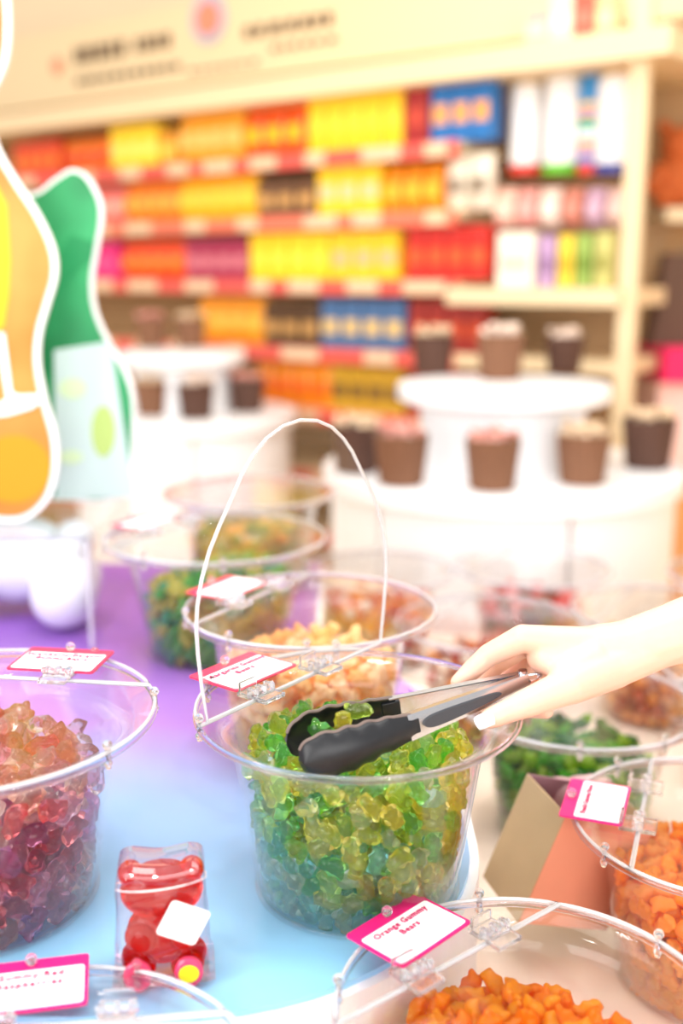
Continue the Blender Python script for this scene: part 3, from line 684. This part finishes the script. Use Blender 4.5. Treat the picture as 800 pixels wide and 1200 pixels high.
def standee(name_label, Y, outline_px, base_px_y, face, border=.010, prints=()):
    """printed board cut to a bear outline; outline_px in pixels at depth Y, mirrored about its axis"""
    pts = [at(u, v, Y) for u, v in outline_px]; zb = min(p.z for p in pts)
    cx = sum(p.x for p in pts) / len(pts)
    T = thing('bear_standee', name_label, 'standee', (cx, Y, RZ))
    sh = RZ - zb
    ol = smooth_closed([(p.x - cx, p.z - RZ + sh) for p in pts], 5)
    up = Matrix.Rotation(PI / 2, 4, 'X')
    MB().prism(ol, .012, Matrix.Translation((0, .006, 0)) @ up).obj('board', M_PAPER, T)
    # inset printed face
    c2 = np.array(ol); nx = np.roll(c2, -1, 0) - np.roll(c2, 1, 0); nn = np.stack([nx[:, 1], -nx[:, 0]], 1); nn /= np.linalg.norm(nn, axis=1)[:, None] + 1e-9
    area_ = .5 * np.sum(c2[:, 0] * np.roll(c2[:, 1], -1) - np.roll(c2[:, 0], -1) * c2[:, 1])
    ins = c2 - nn * border * (1 if area_ > 0 else -1)
    MB().prism([tuple(q) for q in ins], .0012, Matrix.Translation((0, -.0062, 0)) @ up).obj('printed_face', face, T)
    for nm, px, m, lay in prints:
        q = [at(u, v, Y - .008) for u, v in px]
        MB().prism([(p.x - cx, p.z - RZ + sh) for p in q], .001, Matrix.Translation((0, -.0075 - .0011 * lay, 0)) @ up).obj(nm, m, T)
    return T
def face_mat(name, c0, c1, z0, z1, bubbles=False):
    m = bpy.data.materials.new(name); m.use_nodes = True; nt = m.node_tree; b = nt.nodes['Principled BSDF']; b.inputs['Roughness'].default_value = .4
    tc = nt.nodes.new('ShaderNodeTexCoord'); n = nt.nodes.new('ShaderNodeTexNoise'); n.inputs['Scale'].default_value = 6; nt.links.new(tc.outputs['Object'], n.inputs['Vector'])
    r = nt.nodes.new('ShaderNodeValToRGB'); r.color_ramp.elements[0].position = .38; r.color_ramp.elements[1].position = .64; r.color_ramp.elements[0].color = srgb(*c0); r.color_ramp.elements[1].color = srgb(*c1)
    nt.links.new(n.outputs['Fac'], r.inputs[0]); nt.links.new(r.outputs[0], b.inputs['Base Color']); return m
ell = lambda cx, cy_, rx, ry, n=28, a0=0, a1=2 * PI: [(cx + rx * math.cos(a0 + (a1 - a0) * i / n), cy_ + ry * math.sin(a0 + (a1 - a0) * i / n)) for i in range(n if a1 - a0 > 6.2 else n + 1)]
AX = -70
right = [(-66, -128), (-40, -120), (-20, -80), (4, -40), (12, 10), (9, 66), (-8, 112), (-4, 160), (20, 205), (46, 245), (64, 285), (67, 318), (58, 352), (49, 385), (47, 420), (54, 460), (66, 505), (68, 540), (60, 575), (42, 597), (18, 606), (-20, 602), (-60, 590)]
ol = right + [(2 * AX - u, v) for u, v in reversed(right)]
standee('tall orange bear-shaped board printed with a white wine glass', 1.62, ol, 606, face_mat('orange_print', (210, 112, 20), (224, 148, 66), 0, 1), .008,
        (('printed_drink', [(-20, 180), (8, 235), (12, 300), (10, 340), (4, 378), (-30, 400)], mat('yellow_print', (232, 186, 16), .4), 0),
         ('printed_orange_slice', ell(16, 545, 44, 40), mat('amber_print', (226, 144, 8), .4), 0),
         ('printed_glass', [(-2, 385), (5, 385), (14, 455), (22, 458), (46, 457), (52, 464), (36, 474), (8, 482), (-14, 484), (-14, 476), (8, 462), (2, 430)], M_PAPER, 1)))
AX = 38
right = [(46, 240), (66, 225), (86, 214), (104, 222), (119, 248), (122, 272), (117, 305), (111, 345), (115, 380), (130, 415), (148, 446), (159, 478), (160, 520), (158, 560), (152, 590), (120, 603), (80, 600)]
ol = right + [(2 * AX - u, v) for u, v in reversed(right)]
standee('green bear-shaped board printed with an iced mojito glass', 1.76, ol, 600, face_mat('green_print', (12, 120, 66), (52, 172, 106), 0, 1), .006,
        (('printed_tumbler', [(64, 425), (130, 415), (158, 597), (66, 600)], mat('pale_mint_print', (204, 224, 220), .4), 0),
         ('printed_lime', ell(122, 520, 14, 30), mat('lime_print', (188, 214, 120), .4), 1),
         ('printed_lime', ell(86, 470, 16, 12), mat('lime_print2', (214, 236, 190), .4), 1), ('printed_lime', ell(84, 550, 14, 8), MATS['lime_print2'], 1),
         ('printed_fold', [(60, 330), (84, 290), (112, 300), (108, 320), (80, 345), (58, 380)], mat('mid_green_print', (30, 146, 86), .4), 0)))

# ================================================================== ISLANDS WITH BASKETS
M_WICKER = mat('brown_wicker', (134, 92, 66), .65, noise=.25, nscale=60, bump=.4)
M_DARKW = mat('dark_brown_wicker', (92, 62, 50), .65, noise=.25, nscale=60, bump=.4)
def basket(label, loc, sc, m, group):
    b = thing('candy_basket', label, 'basket', loc, 0, group)
    prof = [(.001, 0), (.040, 0), (.043, .004), (.053, .096), (.056, .1), (.056, .106), (.052, .106), (.050, .098), (.041, .008), (.001, .008)]
    MB().lathe([(r * sc, z * sc) for r, z in prof], 28).obj('tub', m, b, True, 50)
    for i in range(14):
        a = 2 * PI * i / 14; r0, r1 = .0435 * sc, .0538 * sc
        MB().tube([(r0 * math.cos(a), r0 * math.sin(a), .004 * sc), (r1 * math.cos(a), r1 * math.sin(a), .097 * sc)], .0032 * sc, 5).obj('stave', m, b)
    MB().lathe([(.062 * sc, .106 * sc), (.064 * sc, .108 * sc), (.056 * sc, .116 * sc), (.03 * sc, .127 * sc), (.001, .13 * sc)], 24).obj('lid', M_LID, b, True, 60)
    g = np.random.default_rng(int(abs(loc[0]) * 1000)); st = MB()
    for i in range(26):
        a, r = g.random() * 2 * PI, math.sqrt(g.random()) * .046 * sc; st.ball((r * math.cos(a), r * math.sin(a), (.100 + .024 * g.random()) * sc), .0095 * sc, n=8)
    o = st.obj('sweets', random.choice([mat('toffee', (226, 196, 160), .5), mat('pale_sweets', (238, 214, 196), .5), mat('rosy_sweets', (220, 150, 136), .5)]), b, True, None); o['kind'] = 'stuff'
    return b
def island(label, X, Y, r1, r2, z1, z2):
    I = thing('tiered_island', label, 'display island', (X, Y, FLOOR))
    t = lambda z: z - FLOOR
    n = 6
    for i in range(n):     # curved cabinet panels with gaps between
        a0, a1 = 2 * PI * i / n + .012 + .743, 2 * PI * (i + 1) / n - .012 + .743; pts = [((r1 - .02) * math.cos(a0 + (a1 - a0) * k / 10), (r1 - .02) * math.sin(a0 + (a1 - a0) * k / 10)) for k in range(11)]
        pts += [((r1 - .045) * math.cos(a1 - (a1 - a0) * k / 10), (r1 - .045) * math.sin(a1 - (a1 - a0) * k / 10)) for k in range(11)]
        MB().prism(pts, t(z1) - .1, Matrix.Translation((0, 0, .06))).obj('panel', M_WHITE, I, True, 30)
    MB().solid_lathe([(r1 - .05, 0), (r1 - .05, t(z1) - .03)], 48).obj('core', mat('island_core', (226, 226, 230), .5), I, True)
    MB().solid_lathe([(r1 - .01, t(z1) - .045), (r1, t(z1) - .04), (r1, t(z1) - .004), (r1 - .004, t(z1))], 64).obj('lower_tier', M_WHITE, I, True)
    rc = r2 * .78
    MB().solid_lathe([(rc, t(z1)), (rc, t(z2) - .04)], 48).obj('column', M_WHITE, I, True)
    MB().solid_lathe([(rc + .02, t(z2) - .05), (r2, t(z2) - .035), (r2, t(z2) - .004), (r2 - .004, t(z2))], 56).obj('upper_tier', M_WHITE, I, True)
    return I
IX, IY = at(588, 500, 2.62).x, 2.62
zl = at(588, 585, 2.62 - .43).z; zu = at(588, 462, 2.62 - .25).z
island('white two-tier round island with brown baskets', IX, IY, .435, .255, zl, zu)
def on_island(u, v, z):      # point on a tier seen at pixel
    return atz(u, v, z)
for u, v, z, sc, m, lab in ((588, 446, zu, 1.05, M_WICKER, 'brown basket centred on the top tier of the white island'), (508, 440, zu, .98, M_DARKW, 'dark basket on the left of the top tier of the white island'),
                            (664, 438, zu, .92, M_DARKW, 'dark basket on the right of the top tier of the white island'),
                            (579, 577, zl, 1.05, M_WICKER, 'brown basket in the middle of the lower tier, standing alone'), (686, 570, zl, 1.05, M_WICKER, 'brown basket right of the middle one on the lower tier'),
                            (763, 551, zl, 1.12, M_DARKW, 'dark brown basket at the right end of the lower tier'), (471, 571, zl, 1.05, M_WICKER, 'brown basket left of the middle one on the lower tier'),
                            (418, 556, zl, 1.05, M_DARKW, 'dark basket at the left end of the lower tier')):
    p = on_island(u, v, z); p = Vector((p.x, p.y + .04, z)); basket(lab, p, sc, m, 'baskets on the white island')
I2 = at(215, 480, 3.45); zl2 = at(215, 497, 3.1).z; zu2 = at(215, 415, 3.3).z
island('second white tiered island behind the green standee', I2.x, 3.45, .36, .20, zl2, zu2)
for u, v, z, sc, m, lab in ((228, 492, zl2, 1.0, M_DARKW, 'dark basket nearest the flap on the second island'), (289, 484, zl2, .98, M_DARKW, 'dark basket at the right end of the second island'), (176, 488, zl2, .98, M_WICKER, 'brown basket beside the green standee on the second island'),
                            (175, 408, zu2, .9, M_WICKER, 'brown basket on top of the second island'), (222, 408, zu2, .9, M_WICKER, 'small brown basket at the right on top of the second island')):
    p = atz(u, v, z); basket(lab, Vector((p.x, p.y + .04, z)), sc, m, 'baskets on the second island')

# ================================================================== SHELVING
def shelf_run():
    U = thing('shelving_unit', 'long cream wall shelving unit with red price strips', 'shelving', (0, 0, 0)); U.matrix_world = RUN
    x0, x1 = .56, 3.9; red = mat('red_price_strip', (226, 92, 80), .5)
    sh = [run_z(400, v) for v in (176, 251, 328, 409, 482)] + [run_z(400, 482) - .21, run_z(400, 482) - .42]
    MB().box(((x0 + x1) / 2 - .25, .50, .1), (x1 - x0 + .6, .03, 2.05)).obj('back_panel', mat('tan_back_panel', (206, 168, 122), .6), U)
    tagm = mat('price_tag_paper', (232, 196, 160), .6)
    g = np.random.default_rng(3)
    for i, z in enumerate(sh):
        s = MB().box(((x0 + x1) / 2, .25, z - .014), (x1 - x0, .50, .028)).obj('shelf', M_CREAM, U)
        MB().box(((x0 + x1) / 2, -.006, z - .022), (x1 - x0, .012, .046)).obj('price_strip', red if i != 1 else mat('coral_price_strip', (236, 120, 92), .5), s)
        x = x0 + .03
        while x < x1 - .1:
            w = .07 + .09 * g.random(); MB().box((x + w / 2, -.0135, z - .022), (w, .003, .04)).obj('price_tag', tagm, s); x += w + .05 + .16 * g.random()
    zt = run_z(400, 112); zb = run_z(400, 84)
    MB().box(((x1 - .05) / 2, .20, (zt + zb) / 2), (x1 + .1, .5, zb - zt)).obj('top_beam', M_CREAM, U)
    for x in (.022,): MB().box((x, .01, .15), (.05, .03, 2.2)).obj('post', M_CREAM, U)
    # end bay: lower shelves of clear glass and a cream ledge
    for v, m, th in ((203, M_LID, .012), (266, M_LID, .012), (337, M_CREAM, .05)):
        z = run_z(650, v); MB().box((.30, .14, z - th / 2), (.54, .36, th)).obj('bay_shelf', m, U)
    for v in (420, 500):
        z = run_z(650, v); MB().box((.30, .2, z - .02), (.54, .4, .04)).obj('bay_shelf', M_CREAM, U)
    return sh, zb
SH, ZB = shelf_run()
# header sign over the shelves (lettering too blurred to read: strokes only)
def header():
    Hd = thing('header_sign', 'cream header sign with blurred dark lettering and a round red logo', 'sign'); Hd.matrix_world = RUN
    z0 = ZB + .012; z1 = z0 + .30
    MB().box((1.95, .26, z0 + .012), (4.2, .04, .055)).obj('shadow_gap', mat('taupe_gap_shade', (150, 122, 90), .6), Hd)  # dark strip for the gap under the header, its shade painted in
    MB().box((1.95, .24, (z0 + z1) / 2 + .05), (4.2, .03, z1 - z0 - .02)).obj('panel', mat('header_cream', (234, 208, 166), .5), Hd)
    ink = mat('brown_ink', (84, 58, 36), .6); g = np.random.default_rng(4)
    def line(u0, u1, v0, hh, step):
        s, e = run_s(u1), run_s(u0); x = s
        while x < e:
            w = step * (.5 + .6 * g.random()); uu = None
            MB().box((x + w / 2, .222, v0), (w * .7, .006, hh)).obj('lettering', ink, Hd); x += w * 1.2
    zz = lambda u, v: run_z(u, v)
    line(50, 108, zz(80, 50), .06, .05); line(118, 160, zz(140, 38), .05, .05); line(55, 170, zz(100, 78), .024, .05); line(175, 260, zz(210, 68), .012, .05); line(250, 345, zz(300, 14), .04, .06); line(270, 350, zz(310, 38), .016, .05)
    c = MB().solid_lathe([(.085, 0), (.085, .006)], 32).obj('logo_ring', mat('grey_blue_ink', (176, 176, 196), .5), Hd); c.matrix_local = Matrix.Translation((run_s(203), .224, zz(203, 8))) @ Matrix.Rotation(PI / 2, 4, 'X')
    d = MB().solid_lathe([(.055, 0), (.055, .006)], 32).obj('logo_disc', mat('logo_red', (240, 140, 110), .5), Hd); d.matrix_local = Matrix.Translation((run_s(203), .219, zz(203, 8))) @ Matrix.Rotation(PI / 2, 4, 'X')
    e = MB().solid_lathe([(.03, 0), (.03, .006)], 24).obj('logo_disc', MATS['logo_red'], Hd); e.matrix_local = Matrix.Translation((run_s(30), .222, zz(30, 68))) @ Matrix.Rotation(PI / 2, 4, 'X')
    return z1
header()
def pack_mesh(w, h, d, c1, c2, kind, key):
    """snack packet / carton: body with printed band as separate material slots"""
    b = MB(); me = None
    if kind == 'box':
        b.box((0, 0, h / 2), (w, d, h), bev=.004)
    else:
        n = 10; vs, fs = [], []
        rows = [(0, .35), (.06, .55), (.3, 1), (.6, 1), (.88, .6), (.95, .18), (1, .16)]
        for t, k in rows:
            for i in range(n): a = 2 * PI * i / n; vs.append((w / 2 * (1 if t < .9 else 1.02) * math.copysign(abs(math.cos(a)) ** .5, math.cos(a)), d / 2 * k * math.sin(a), h * t))
        for j in range(len(rows) - 1): fs += [(j * n + i, j * n + (i + 1) % n, (j + 1) * n + (i + 1) % n, (j + 1) * n + i) for i in range(n)]
        fs += [tuple(reversed(range(n))), tuple((len(rows) - 1) * n + i for i in range(n))]; b.add(vs, fs)
    m1 = mat('packet_%s_%d_%d_%d' % (kind, *c1), c1, .4, noise=.04, nscale=30, coat=.2)
    me = b.mesh('snack_packet', m1, kind != 'box', 30)
    bd = MB().box((0, -d / 2 * (1.0 if kind == 'box' else .98) - .001, h * .44), (w * .74, .003, h * .3), bev=.001).mesh('printed_band', mat('band_%d_%d_%d' % c2, c2, .5))
    return me, bd
RUNS = [  # shelf index, u range, height, colours, kind, words
 (0, 18, 72, .13, (222, 70, 20), (240, 130, 40), 'box', 'deep orange carton on the top shelf'), (0, 74, 128, .125, (236, 120, 20), (220, 60, 20), 'bag', 'plain orange bag on the top shelf'),
 (0, 130, 184, .15, (252, 214, 30), (255, 238, 120), 'box', 'lemon yellow carton on the top shelf'), (0, 186, 206, .12, (222, 150, 30), (250, 220, 90), 'box', 'narrow amber carton on the top shelf'),
 (0, 207, 280, .175, (248, 172, 40), (250, 206, 110), 'bag', 'golden bag on the top shelf'), (0, 282, 352, .165, (232, 90, 20), (252, 190, 20), 'bag', 'red and gold bag on the top shelf'),
 (0, 356, 464, .19, (252, 206, 10), (255, 226, 60), 'box', 'bright yellow carton on the top shelf'), (0, 466, 494, .185, (160, 30, 28), (200, 70, 50), 'box', 'dark red carton on the top shelf'), (0, 496, 566, .185, (30, 110, 180), (246, 170, 90), 'box', 'blue carton with orange band on the top shelf'),
 (1, 60, 140, .14, (238, 120, 110), (250, 190, 170), 'bag', 'pink bag on the second shelf behind the green standee'), (1, 142, 204, .15, (244, 132, 16), (252, 180, 60), 'bag', 'orange bag on the second shelf'), (1, 205, 295, .155, (252, 186, 10), (252, 214, 60), 'bag', 'yellow bag on the second shelf'),
 (1, 297, 364, .125, (104, 66, 34), (206, 156, 90), 'box', 'brown carton with tan band on the second shelf'), (1, 366, 440, .16, (252, 204, 20), (220, 200, 150), 'box', 'yellow carton with grey band on the second shelf'), (1, 442, 510, .14, (246, 146, 10), (252, 190, 50), 'bag', 'plain orange bag on the second shelf'), (1, 512, 566, .16, (240, 228, 206), (150, 132, 112), 'bag', 'white bag at the right end of the second shelf'),
 (2, 90, 134, .14, (226, 30, 120), (240, 90, 150), 'box', 'magenta carton on the third shelf'), (2, 136, 210, .14, (240, 76, 16), (250, 140, 40), 'bag', 'red orange bag on the third shelf'), (2, 212, 285, .14, (168, 40, 76), (222, 130, 140), 'box', 'maroon carton on the third shelf'),
 (2, 287, 380, .155, (252, 208, 16), (252, 226, 70), 'box', 'plain yellow carton on the third shelf'), (2, 381, 462, .155, (250, 200, 20), (200, 180, 130), 'box', 'yellow carton with grey band on the third shelf'), (2, 470, 566, .16, (206, 36, 20), (230, 90, 40), 'box', 'red carton on the third shelf'),
 (3, 222, 300, .16, (248, 160, 20), (252, 196, 70), 'bag', 'orange bag on the fourth shelf'), (3, 302, 368, .14, (84, 56, 30), (196, 148, 84), 'box', 'dark brown carton with tan band on the fourth shelf'), (3, 370, 470, .16, (70, 106, 150), (226, 190, 120), 'box', 'blue carton with tan band on the fourth shelf'), (3, 474, 566, .16, (150, 34, 20), (200, 70, 30), 'box', 'dark red carton on the fourth shelf'),
 (4, 290, 380, .155, (250, 150, 10), (240, 100, 20), 'bag', 'orange bag on the fifth shelf'), (4, 382, 470, .15, (206, 160, 40), (110, 80, 40), 'box', 'mustard carton with brown band on the fifth shelf'), (4, 474, 566, .15, (170, 60, 30), (220, 160, 90), 'box', 'brick red carton on the fifth shelf')]
for k, (row, u0, u1, h, c1, c2, kind, lab) in enumerate(RUNS):
    s1, s0 = run_s(u0), run_s(u1); n = max(1, round((s1 - s0) / .078)); w = (s1 - s0) / n
    me, bd = pack_mesh(w - .004, h, .07, c1, c2, kind, k)
    plural = lab.replace(' carton', ' cartons').replace(' bag', ' bags'); NUM = ['', '', 'two', 'three', 'four', 'five', 'six', 'seven', 'eight', 'nine']; ORD = ['leftmost', 'second from left', 'third from left', 'fourth from left', 'fifth from left', 'sixth from left', 'seventh from left', 'eighth from left']
    for i in range(n):
        li = n - 1 - i; word = 'rightmost' if li == n - 1 else ORD[li]
        o = link('snack_packet', me, None, lab if n == 1 else f'{word} of the {NUM[n]} {plural}', 'snack carton' if kind == 'box' else 'snack bag', plural)
        o.matrix_world = RUN @ Matrix.Translation((s0 + w * (i + .5), .06, SH[row])) @ Matrix.Rotation(random.uniform(-.04, .04), 4, 'Z')
        link('printed_band', bd, o)
# end bay items
def tube_item(u, v0, v1, wpx, body, cap, lab, dy=.14, cat='candy tube', spots=None):
    s = run_s(u); z0, z1 = run_z(u, v1), run_z(u, v0); P = P0 + DIR * s; r = wpx / 2 * math.hypot(P.y, P.x) / F_PX
    T = thing('candy_tube', lab, cat); T.matrix_world = RUN @ Matrix.Translation((s, dy, z0)); h = z1 - z0
    MB().solid_lathe([(r * .93, h * .1), (r, h * .12), (r, h * .92), (r * .8, h * .97)], 24).obj('body', body, T, True)
    MB().solid_lathe([(r * .8, 0), (r * 1.0, .004), (r * 1.0, h * .1), (r * .95, h * .115)], 24).obj('cap', cap, T, True)
    MB().solid_lathe([(r * .82, h * .965), (r * .82, h * .99), (r * .7, h)], 24).obj('lid', mat('golden_lid', (226, 180, 90), .4), T, True)
    if spots:
        for i, c in enumerate(spots): MB().solid_lathe([(r * 1.005, h * (.2 + .09 * i)), (r * 1.005, h * (.26 + .09 * i))], 24).obj('printed_band', c, T, True)
z1_ = M_PAPER
cols = [mat('cap_red', (226, 50, 30), .4), mat('cap_green', (100, 190, 30), .4), mat('cap_blue', (40, 50, 140), .4), mat('tube_blue', (60, 140, 200), .4), mat('band_pink', (240, 150, 150), .4), mat('band_gold', (240, 200, 110), .4)]
tube_item(585, 88, 202, 36, z1_, cols[0], 'tall white candy tube with red base on the glass shelf')
tube_item(627, 78, 202, 42, z1_, cols[1], 'tall white candy tube with green base on the glass shelf')
tube_item(659, 76, 202, 26, cols[3], cols[0], 'slim blue patterned candy tube with red base', spots=[cols[4], cols[5], z1_, cols[1], cols[4], cols[5]])
tube_item(692, 76, 202, 48, z1_, cols[2], 'widest white candy tube with navy base beside the post')
for u, wd, c, lab in ((572, 26, (240, 190, 170), 'peach bag on the middle glass shelf, leftmost'), (598, 24, (226, 150, 140), 'rose bag on the middle glass shelf'), (625, 24, (238, 206, 190), 'blush bag on the middle glass shelf'), (652, 22, (200, 120, 100), 'brick bag on the middle glass shelf'), (678, 22, (190, 150, 170), 'mauve bag on the middle glass shelf'), (703, 20, (220, 180, 170), 'dusty pink bag on the middle glass shelf beside the post')):
    s = run_s(u); z0, z1 = run_z(u, 264), run_z(u, 218); me, bd = pack_mesh(wd * 3.1 / F_PX * 1.1, z1 - z0, .05, c, tuple(min(255, x + 30) for x in c), 'bag', 0)
    o = link('snack_packet', me, None, lab, 'snack bag'); o.matrix_world = RUN @ Matrix.Translation((s, .1, z0)); link('printed_band', bd, o)
for u, v0, wd, c, lab in ((603, 272, 46, (255, 240, 220), 'plain white carton on the cream ledge'), (640, 276, 20, (186, 150, 190), 'lilac carton on the cream ledge'), (662, 275, 18, (240, 206, 60), 'yellow carton on the cream ledge'), (683, 274, 18, (150, 176, 80), 'green carton on the cream ledge'), (706, 272, 20, (196, 190, 110), 'olive carton on the cream ledge beside the post')):
    s = run_s(u); z0, z1 = run_z(u, 337), run_z(u, v0); me, bd = pack_mesh(wd * 3.05 / F_PX * 1.05, z1 - z0, .05, c, tuple(max(0, x - 40) for x in c), 'box', 0)
    o = link('snack_packet', me, None, lab, 'snack carton'); o.matrix_world = RUN @ Matrix.Translation((s, .02, z0)); link('printed_band', bd, o)
for u, v1, wd, hh, c, lab in ((615, 52, 30, .1, (246, 170, 160), 'pink carton on top of the shelving'), (642, 48, 28, .13, (250, 214, 190), 'cream carton on top of the shelving'), (668, 45, 26, .13, (226, 90, 70), 'red carton on top of the shelving'), (692, 42, 24, .11, (250, 190, 140), 'apricot carton on top of the shelving')):
    s = run_s(u); me, bd = pack_mesh(wd * 3.1 / F_PX, hh, .05, c, tuple(min(255, x + 30) for x in c), 'box', 0)
    o = link('snack_packet', me, None, lab, 'snack carton'); o.matrix_world = RUN @ Matrix.Translation((s, .04, ZB)); link('printed_band', bd, o)

# ================================================================== RIGHT-HAND DISPLAY beyond the post
def side_display():
    Y = 3.3; a = at(772, 325, Y); zt = lambda v: at(780, v, Y).z
    D = thing('side_display', 'cream display cabinet with a pink panel right of the shelving post', 'display cabinet', (a.x, Y, FLOOR))
    t = lambda z: z - FLOOR
    w = .9
    MB().box((w / 2, .22, t(.4) / 2 + .3), (w, .03, t(.4) + .9)).obj('back_panel', mat('peach_panel', (250, 224, 190), .6), D)
    MB().box((w / 2, .1, t(zt(252))), (w, .26, .04)).obj('shelf', M_CREAM, D)
    MB().box((w / 2, .06, t(zt(425))), (w, .34, zt(405) - zt(445))).obj('pink_panel', mat('hot_pink_panel', (236, 24, 96), .5), D)
    MB().box((w / 2, .08, t(zt(500))), (w, .3, zt(448) - zt(555))).obj('drawer', mat('blush_laminate', (246, 206, 196), .5), D)
    MB().box((w / 2, .1, t(zt(560)) / 2), (w, .26, t(zt(560)))).obj('base', mat('honey_wood', (226, 160, 96), .5, noise=.1, nscale=14), D)
    MB().box((w / 2, .0, t(zt(-2))), (w, .04, zt(-25) - zt(18))).obj('teal_sign', mat('teal_sign', (0, 96, 112), .5), D)
    b = MB(); c = at(800, 200, Y); b.ball((0, 0, .07), (.075, .06, .085), n=14); b.ball((0, -.01, .18), (.055, .05, .055), n=14)
    for s in (-1, 1): b.ball((s * .045, 0, .235), (.02, .015, .022), n=10); b.cone((s * .06, -.02, .11), (s * .09, -.06, .06), .025, .022); b.cone((s * .04, -.03, .03), (s * .06, -.09, .025), .028, .025)
    link('plush_toy', remeshed(b, 'plush_toy', mat('ginger_plush', (196, 96, 40), .8, noise=.15, nscale=40), .006, 4), None, 'ginger plush toy sitting on the cream shelf', 'toy', loc=(c.x, Y + .06, zt(252) + .02))
    c = at(798, 360, Y); b = MB(); vs = [(-.085, -.05, 0), (.085, -.05, 0), (.085, .05, 0), (-.085, .05, 0), (-.05, -.03, .27), (.05, -.03, .27), (.05, .03, .27), (-.05, .03, .27)]
    b.add(vs, [(0, 3, 2, 1), (4, 5, 6, 7), (0, 1, 5, 4), (1, 2, 6, 5), (2, 3, 7, 6), (3, 0, 4, 7)])
    T = thing('gift_bag', 'dark brown gift bag standing above the pink panel', 'bag', (c.x, Y + .05, zt(405) + .001)); b.obj('body', mat('dark_brown_bag', (96, 66, 48), .6, noise=.1), T)
    MB().tube([(-.03, 0, .265), (-.02, 0, .32), (.02, 0, .32), (.03, 0, .265)], .005, 6).obj('handle', mat('tan_cord', (200, 150, 90), .6), T)
side_display()

bpy.data.scenes.remove(TMP)
